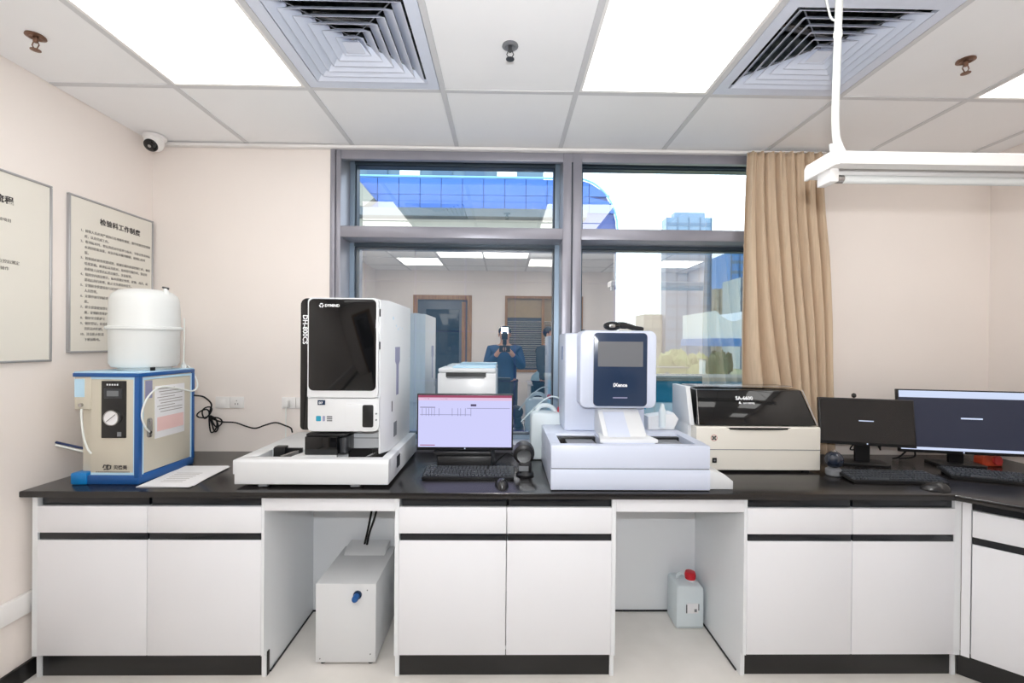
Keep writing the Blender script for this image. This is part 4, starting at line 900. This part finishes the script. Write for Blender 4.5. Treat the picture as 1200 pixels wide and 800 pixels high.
def skin_mesh(name, verts, edges, radii, m, parent, sub=2, root=0):
    me = bpy.data.meshes.new(name); me.from_pydata(verts, edges, []); me.materials.append(M[m])
    o = bpy.data.objects.new(name, me); COL.objects.link(o); o.parent = parent
    md = o.modifiers.new('skin', 'SKIN'); md.use_smooth_shade = True
    sv = me.skin_vertices[0].data if len(me.skin_vertices) else None
    if sv is None:
        bm = bmesh.new(); bm.from_mesh(me); bm.verts.layers.skin.verify(); bm.to_mesh(me); bm.free(); sv = me.skin_vertices[0].data
    for i, r_ in enumerate(radii): sv[i].radius = (r_, r_) if not isinstance(r_, tuple) else r_
    for i in range(len(radii)): sv[i].use_root = (i == root)
    s = o.modifiers.new('sub', 'SUBSURF'); s.levels = sub; s.render_levels = sub
    return o
def person(loc, rz, label, coat, pose):
    """standing figure facing +Y in its own frame; pose 'camera' holds both hands up before the face, 'work' holds them low in front"""
    r = thing('person', label, 'person', loc, rz, world=False)
    S = 1.0
    V = []; E = []; R = []
    def v(p, rad, link=None):
        V.append(p); R.append(rad); i = len(V)-1
        if link is not None: E.append((link, i))
        return i
    pel = v((0, 0, .95), (.155, .11)); w1 = v((0, .0, 1.08), (.140, .10), pel); ch = v((0, -.005, 1.26), (.165, .115), w1); up = v((0, -.01, 1.37), (.13, .085), ch)
    nk = v((0, .0, 1.44), .056, up); ch_ = v((0, .015, 1.49), .056, nk); hd = v((0, .018, 1.555), (.076, .088), ch_); ht = v((0, .01, 1.61), (.070, .082), hd); v((0, .005, 1.655), (.04, .045), ht)
    hands = []
    for s in (-1, 1):
        hp = v((s*.09, 0, .90), .095, pel); kn = v((s*.10, .02, .50), .062, hp); sh_ = v((s*.105, -.005, .30), .055, kn); an = v((s*.105, -.02, .09), .038, sh_); v((s*.11, .11, .035), .034, an)
        sd_ = v((s*.175, -.01, 1.365), .062, up)
        if pose == 'camera': el = v((s*.235, .08, 1.13), .045, sd_); wr = v((s*.085, .235, 1.33), .030, el); hb = v((s*.062, .262, 1.365), (.034, .022), wr); d = (0, .35, 1.0); cl = Vector((-s*.5, .3, .1))
        else: el = v((s*.25, .02, 1.10), .045, sd_); wr = v((s*.12, .26, 1.08), .030, el); hb = v((s*.10, .31, 1.09), (.034, .022), wr); d = (0, 1, .15); cl = Vector((-s*.5, .2, -.3))
        base = Vector(V[hb]); D = Vector(d).normalized(); side = Vector((s, 0, 0)).cross(D) if 0 else Vector((s, 0, 0)) if pose == 'work' else Vector((s*.5, -.2, 1)).normalized()
        fd = D if pose == 'work' else Vector((-s*.9, .45, .25)).normalized()
        for k, ln in enumerate((.062, .074, .078, .070)):
            off = side*(.027-.018*k) if pose == 'work' else Vector((0, 0, .027-.018*k))
            a = base+off+fd*.02; f1 = v(tuple(a), .0098, hb); f2 = v(tuple(a+fd*ln*.5), .0088, f1); v(tuple(a+fd*ln*.85+cl*.022), .0078, f2)
        th = v(tuple(base+Vector((-s*.02, .0, .030))), .011, hb); v(tuple(base+Vector((-s*.05, .012, .05))), .009, th)
    body = skin_mesh('body', V, E, R, 'skin', r)
    # face details
    b = bmesh.new(); prism(b, [(.100, 1.545), (.128, 1.548), (.104, 1.585)], 'x', -.010, .010, bev=.003); part('nose', b, 'skin', body)
    for s in (-1, 1):
        b = bmesh.new(); bmesh.ops.create_uvsphere(b, u_segments=12, v_segments=8, radius=.012); bmesh.ops.translate(b, verts=b.verts[:], vec=(s*.031, .092, 1.583)); e_ = part('eye', b, 'white', body)
        b = L([(.005, .103), (.004, .105)], (s*.031, 0, 1.583), 10, 'y'); part('pupil', b, 'ink', body)
        b = bmesh.new(); bmesh.ops.create_uvsphere(b, u_segments=10, v_segments=8, radius=1)
        for q in b.verts: q.co = Vector((s*.078+q.co.x*.010, .012+q.co.y*.018, 1.565+q.co.z*.030))
        part('ear', b, 'skin', body)
    part('mouth', B(-.024, .024, .094, .103, 1.516, 1.524, bev=.003), 'redink', body)
    b = bmesh.new(); bmesh.ops.create_uvsphere(b, u_segments=22, v_segments=14, radius=1)
    for q in b.verts: q.co = Vector((q.co.x*.086, -.004+q.co.y*.094, 1.605+q.co.z*.080))
    bmesh.ops.delete(b, geom=[q for q in b.verts if q.co.y > .05 and q.co.z < 1.615], context='VERTS'); part('hair', b, 'hair', r)
    # clothing over the body
    jv = [(0, 0, .86), (0, 0, 1.08), (0, -.005, 1.26), (0, -.01, 1.375), (0, 0, 1.425)]; jr = [(.185, .14), (.172, .128), (.195, .142), (.15, .105), (.075, .075)]; je = [(0, 1), (1, 2), (2, 3), (3, 4)]
    for s in (-1, 1):
        n0 = len(jv); jv += [(s*.18, -.01, 1.36)]
        if pose == 'camera': jv += [(s*.235, .08, 1.13), (s*.10, .215, 1.31)]
        else: jv += [(s*.25, .02, 1.10), (s*.13, .235, 1.08)]
        jr += [.082, .064, .046]; je += [(3, n0), (n0, n0+1), (n0+1, n0+2)]
    skin_mesh('jacket', jv, je, jr, coat, r)
    tv = [(0, 0, .93)]; te = []; tr_ = [(.165, .12)]
    for s in (-1, 1):
        n0 = len(tv); tv += [(s*.09, 0, .88), (s*.10, .02, .50), (s*.105, -.01, .12)]; te += [(0, n0), (n0, n0+1), (n0+1, n0+2)]; tr_ += [.108, .076, .060]
    skin_mesh('trousers', tv, te, tr_, 'trousers', r)
    for s in (-1, 1):
        b = PR([(-.06, 0), (.16, 0), (.16, .035), (.09, .07), (.02, .10), (-.06, .10)], 'x', s*.108-.045, s*.108+.045, bev=.014); part('shoe', b, 'shoe', r)
    return r
person((.02, -2.965, 0), 0, 'person in a blue jacket holding up a camera, mirrored in the window', 'jacket', 'camera')
ph = thing('photo_camera', 'black camera held up by the person mirrored in the window', 'camera', (.02, -2.68, 1.36))
part('body', B(-.05, .09, -2.71, -2.66, 1.34, 1.425, bev=.008), 'black', ph); part('grip', B(.065, .09, -2.725, -2.655, 1.34, 1.415, bev=.01), 'rubber', ph); part('viewfinder', B(.0, .04, -2.715, -2.665, 1.425, 1.435, bev=.003), 'black', ph)
person((.62, -2.93, 0), -.9, 'person in a dark coat at the right, mirrored beside the window mullion', 'coat', 'work')
part('flash_neck', B(-.005, .045, -2.715, -2.665, 1.435, 1.50, bev=.004), 'black', ph); part('flash_head', B(-.018, .058, -2.725, -2.655, 1.50, 1.60, bev=.006), 'black', ph); part('flash_window', B(-.012, .052, -2.719, -2.661, 1.60, 1.604), 'scr_white', ph)
ld_ = bpy.data.lights.new('flash_light', 'AREA'); ld_.shape = 'RECTANGLE'; ld_.size = .08; ld_.size_y = .07; ld_.energy = FLASH; ld_.color = (.96, .98, 1)
lo = bpy.data.objects.new('flash_light', ld_); COL.objects.link(lo); lo.parent = ph; lo.location = (0, 0, .255)   # bounce flash aimed at the ceiling
lo.rotation_euler = (PI*.60, 0, 0)
cs = solo('blue_folder', B(.83, 1.05, -2.74, -2.725, 1.10, 1.30, bev=.002), 'cyan', 'light blue folder held up by the person in the dark coat', 'folder') 

# ================================================================== OUTSIDE
struct('ground', B(-120, 260, 3, 420, -6.3, -6), 'ground')
rd = struct('road', B(10, 260, 150, 230, -6.0, -5.9), 'road')
# low parapet clad in teal panels
pp = thing('parapet', 'low teal-clad parapet wall just outside the window', 'parapet', (3.9, 1.5, -6))
part('core', B(.42, 7.4, 1.52, 1.9, -6, 1.12), 'tealdark', pp)
for i in range(7): part('panel', B(.42+i, 1.408+i, 1.5, 1.52, -.2, 1.12, bev=.003, seg=1), 'teal2', pp)
part('coping', B(.42, 7.4, 1.47, 1.95, 1.12, 1.155, bev=.005), 'stone', pp)
# glass building with rounded shoulder
gbd = thing('glass_building', 'blue glass building with a rounded roof shoulder outside the left window', 'building', (-1.5, 9, -6))
out = [(-9, -6), (2.66, -6), (2.66, 4.1)]+[(1.70+.96*math.cos(t), 4.15+1.20*math.sin(t)) for t in [i*PI/2/8 for i in range(0, 9)]]+[(-9, 5.35)]
part('core', PR(out, 'y', 8.06, 13), 'bframe', gbd)
def arc_top(x):
    return 5.33 if x <= 1.7 else 4.15+1.18*math.sqrt(max(0, 1-((x-1.7)/.96)**2))
for i in range(24):
    xa = -9+i*.5; xb = xa+.485
    if xa > 2.64: break
    xb = min(xb, 2.64)
    for za, zb_ in ((4.95, 9), (4.56, 4.94)):
        za_, = (za,); ta, tb_ = min(zb_, arc_top(xa)), min(zb_, arc_top(xb))
        if ta <= za+.04: continue
        if tb_ <= za+.02: tb_ = za+.02
        part('roof_pane', PR([(xa, za), (xb, za), (xb, tb_), (xa, ta)], 'y', 8.0, 8.06), 'bglass', gbd)
part('roof_rim', T([(-9, 8.0, 5.37), (1.70, 8.0, 5.37)]+[(1.70+.98*math.cos(t), 8.0, 4.15+1.22*math.sin(t)) for t in [PI/2-i*PI/2/8 for i in range(1, 9)]]+[(2.67, 8.0, 3.9)], .025, 6), 'brim', gbd)
part('eaves_band', B(-9, 1.9, 7.7, 8.05, 4.36, 4.55, bev=.01, seg=1), 'steel', gbd)
part('eaves_band', B(-9, 1.3, 7.9, 8.05, 4.10, 4.34), 'stone', gbd)
for i in range(8):
    for z in range(4):
        x = -6.8+i*1.18; part('facade_panel', B(x, x+1.14, 8.0, 8.06, -.6+z*1.17, .54+z*1.17), 'teal', gbd)
b = PR([(-6, 4.56), (-3.25, 4.56), (-3.0, 4.75), (-3.35, 5.15), (-3.75, 5.28), (-6, 5.28)], 'y', 7.7, 7.98); part('stone_gable', b, 'stone', gbd)
ob = thing('office_block', 'grey office block with square windows showing above the blue roof', 'building', (-2, 22, -6))
part('facade', B(-14, 1.9, 20, 26, -6, 15.4), 'bgrey', ob)
wm = mesh_of('window', B(0, 1.0, -.12, 0, 0, 1.5), 'bwin'); wm2 = mesh_of('window', B(0, 1.0, -.12, 0, 0, 1.5), 'bwhite')
for i in range(9):
    for z in range(3): link_piece('window', wm2 if (i*5+z) % 3 == 1 else wm, (-11.4+i*1.62, -2, 15.75+z*2.2), ob)
# towers
def tower(name, label, x0, x1, y, z1, m, mb, dep=20, step=4.0, crown=None):
    r = thing(name, label, 'building', ((x0+x1)/2, y, -6))
    part('shaft', B(x0, x1, y, y+dep, -6, z1), m, r)
    b = bmesh.new(); z = 2.0
    while z < z1-1: bx(b, x0-.15, x1+.15, y-.15, y+.3, z, z+step*.3); z += step
    part('floor_bands', b, mb, r, kind='stuff')
    b = bmesh.new()
    n = max(2, int((x1-x0)/3.2))
    for i in range(n+1): bx(b, x0+(x1-x0)*i/n-.15, x0+(x1-x0)*i/n+.15, y-.35, y, -6, z1)
    part('fin', b, mb, r, kind='stuff')
    if crown: part('crown', B(x0+crown, x1-crown*.6, y+1, y+dep-1, z1, z1+2.0), 'tower', r)
    return r
tower('office_tower', 'tall pale blue office tower in the middle of the right window', 55.0, 70.4, 150, 45.0, 'tower', 'towerb', dep=5, crown=3)
tower('office_tower', 'blue glass tower partly hidden by the curtain', 90, 104, 175, 39, 'tower2', 'towerb')
tower('office_tower', 'white banded tower in front of the blue glass tower', 73, 80, 135, 22.5, 'bwhite', 'bwin', dep=12)
tower('apartment_tower', 'narrow pale grey tower just right of the tall office tower', 76.5, 80.5, 160, 22, 'stan', 'stanb', dep=10)
tower('apartment_tower', 'pale sandstone block low in front of the tall tower', 48.5, 54.5, 153, 12, 'stan', 'stanb', dep=10)
tower('apartment_tower', 'low faint grey block left of the tall tower', 41.5, 48, 150, 7, 'stan', 'stanb', dep=10)
# tent roof
tr = thing('canopy_roof', 'white wave-shaped canopy roof beside the curtain', 'canopy', (23, 44, -6))
pts = []
for i in range(21):
    u = i/20; x = 20.2+u*8; pts.append((x, 4.75-1.0*math.sin(min(1, u/.42)*PI) if u < .42 else 4.75+1.2*(u-.42)))
part('roof', PR([(20.2, 2.1)]+pts+[(28.2, 2.1)], 'y', 40, 48), 'bwhite', tr)
part('blue_edge', B(20.0, 28.4, 39.8, 48, 1.35, 2.1), 'blue2', tr)
for x in (20.6, 24.3, 28): part('post', B(x-.15, x+.15, 40, 40.3, -6, 1.35), 'stone', tr)
# trees
def tree(x, y, z, rad, hgt, m, label):
    r = thing('tree', label, 'tree', (x, y, -6), group='trees outside the right window' if m == 'leaf' else 'olive trees outside the right window')
    b = bmesh.new(); rnd = random.Random(int(x*10+y))
    for k in range(9):
        a = rnd.uniform(0, 2*PI); q = rnd.uniform(0, .6)*rad; s = rad*rnd.uniform(.42, .62)
        v0 = len(b.verts); g_ = bmesh.ops.create_icosphere(b, subdivisions=2, radius=s)
        for v_ in g_['verts']: v_.co = v_.co*rnd.uniform(.86, 1.12)+Vector((x+q*math.cos(a), y+q*math.sin(a), z-s*.9-rnd.uniform(0, hgt*.55)))
    part('crown', b, m, r, smooth=False)
    part('trunk', T([(x, y, -6), (x, y, z-hgt*.5)], [rad*.12, rad*.08], 7), 'oak', r)
for i, (x, y, z, rd_, h_) in enumerate(((19.2, 37, .9, 1.4, 3.0), (21.4, 41.5, 1.2, 1.4, 3.2), (23.4, 37, .8, 1.4, 3.0), (26.0, 40.5, 1.2, 1.5, 3.2))):
    tree(x, y, z, rd_, h_, 'leaf', ('leftmost dark tree below the white canopy roof', 'second dark tree from the left below the white canopy', 'third dark tree from the left below the white canopy', 'dark tree below the canopy, half behind the curtain')[i])
for i, (x, y, z, rd_, h_) in enumerate(((22, 66, .6, 2.6, 4), (26.5, 68, 1.0, 2.8, 4), (31, 70, .4, 2.6, 4), (19, 60, -.6, 2.2, 3.5), (24, 58, -1.5, 2.2, 3.5), (28, 60, -1.0, 2.2, 3.5), (16, 55, -1.2, 2.2, 3.5))):
    tree(x, y, z, rd_, h_, 'leaf2', ('olive tree far left in the right window, above the parapet', 'rounded olive tree in the middle of the far row', 'olive tree at the right end of the far row', 'lower olive tree at the left of the near row', 'olive tree in the middle of the near row', 'olive tree at the right of the near row, by the white huts', 'olive tree close behind the navy-panel analyzer')[i])
for i, (x0, x1, y, z1) in enumerate(((20.6, 22.2, 43, -.1), (22.4, 23.4, 43.5, -.6), (15.5, 18.4, 42, -.9))):
    r = thing('hut', ('small white hut outside, left of the dark trees', 'smaller white hut beside the dark trees', 'long low olive shed outside, above the parapet')[i], 'hut', ((x0+x1)/2, y, -6))
    part('wall', B(x0, x1, y, y+1.5, -6, z1), 'bwhite' if i < 2 else 'leaf2', r); part('opening', B(x0+.6, x0+1.0, y-.05, y, z1-1.3, z1-.4), 'bwin', r); part('roof', B(x0-.1, x1+.1, y-.1, y+1.6, z1, z1+.12), 'stone', r)
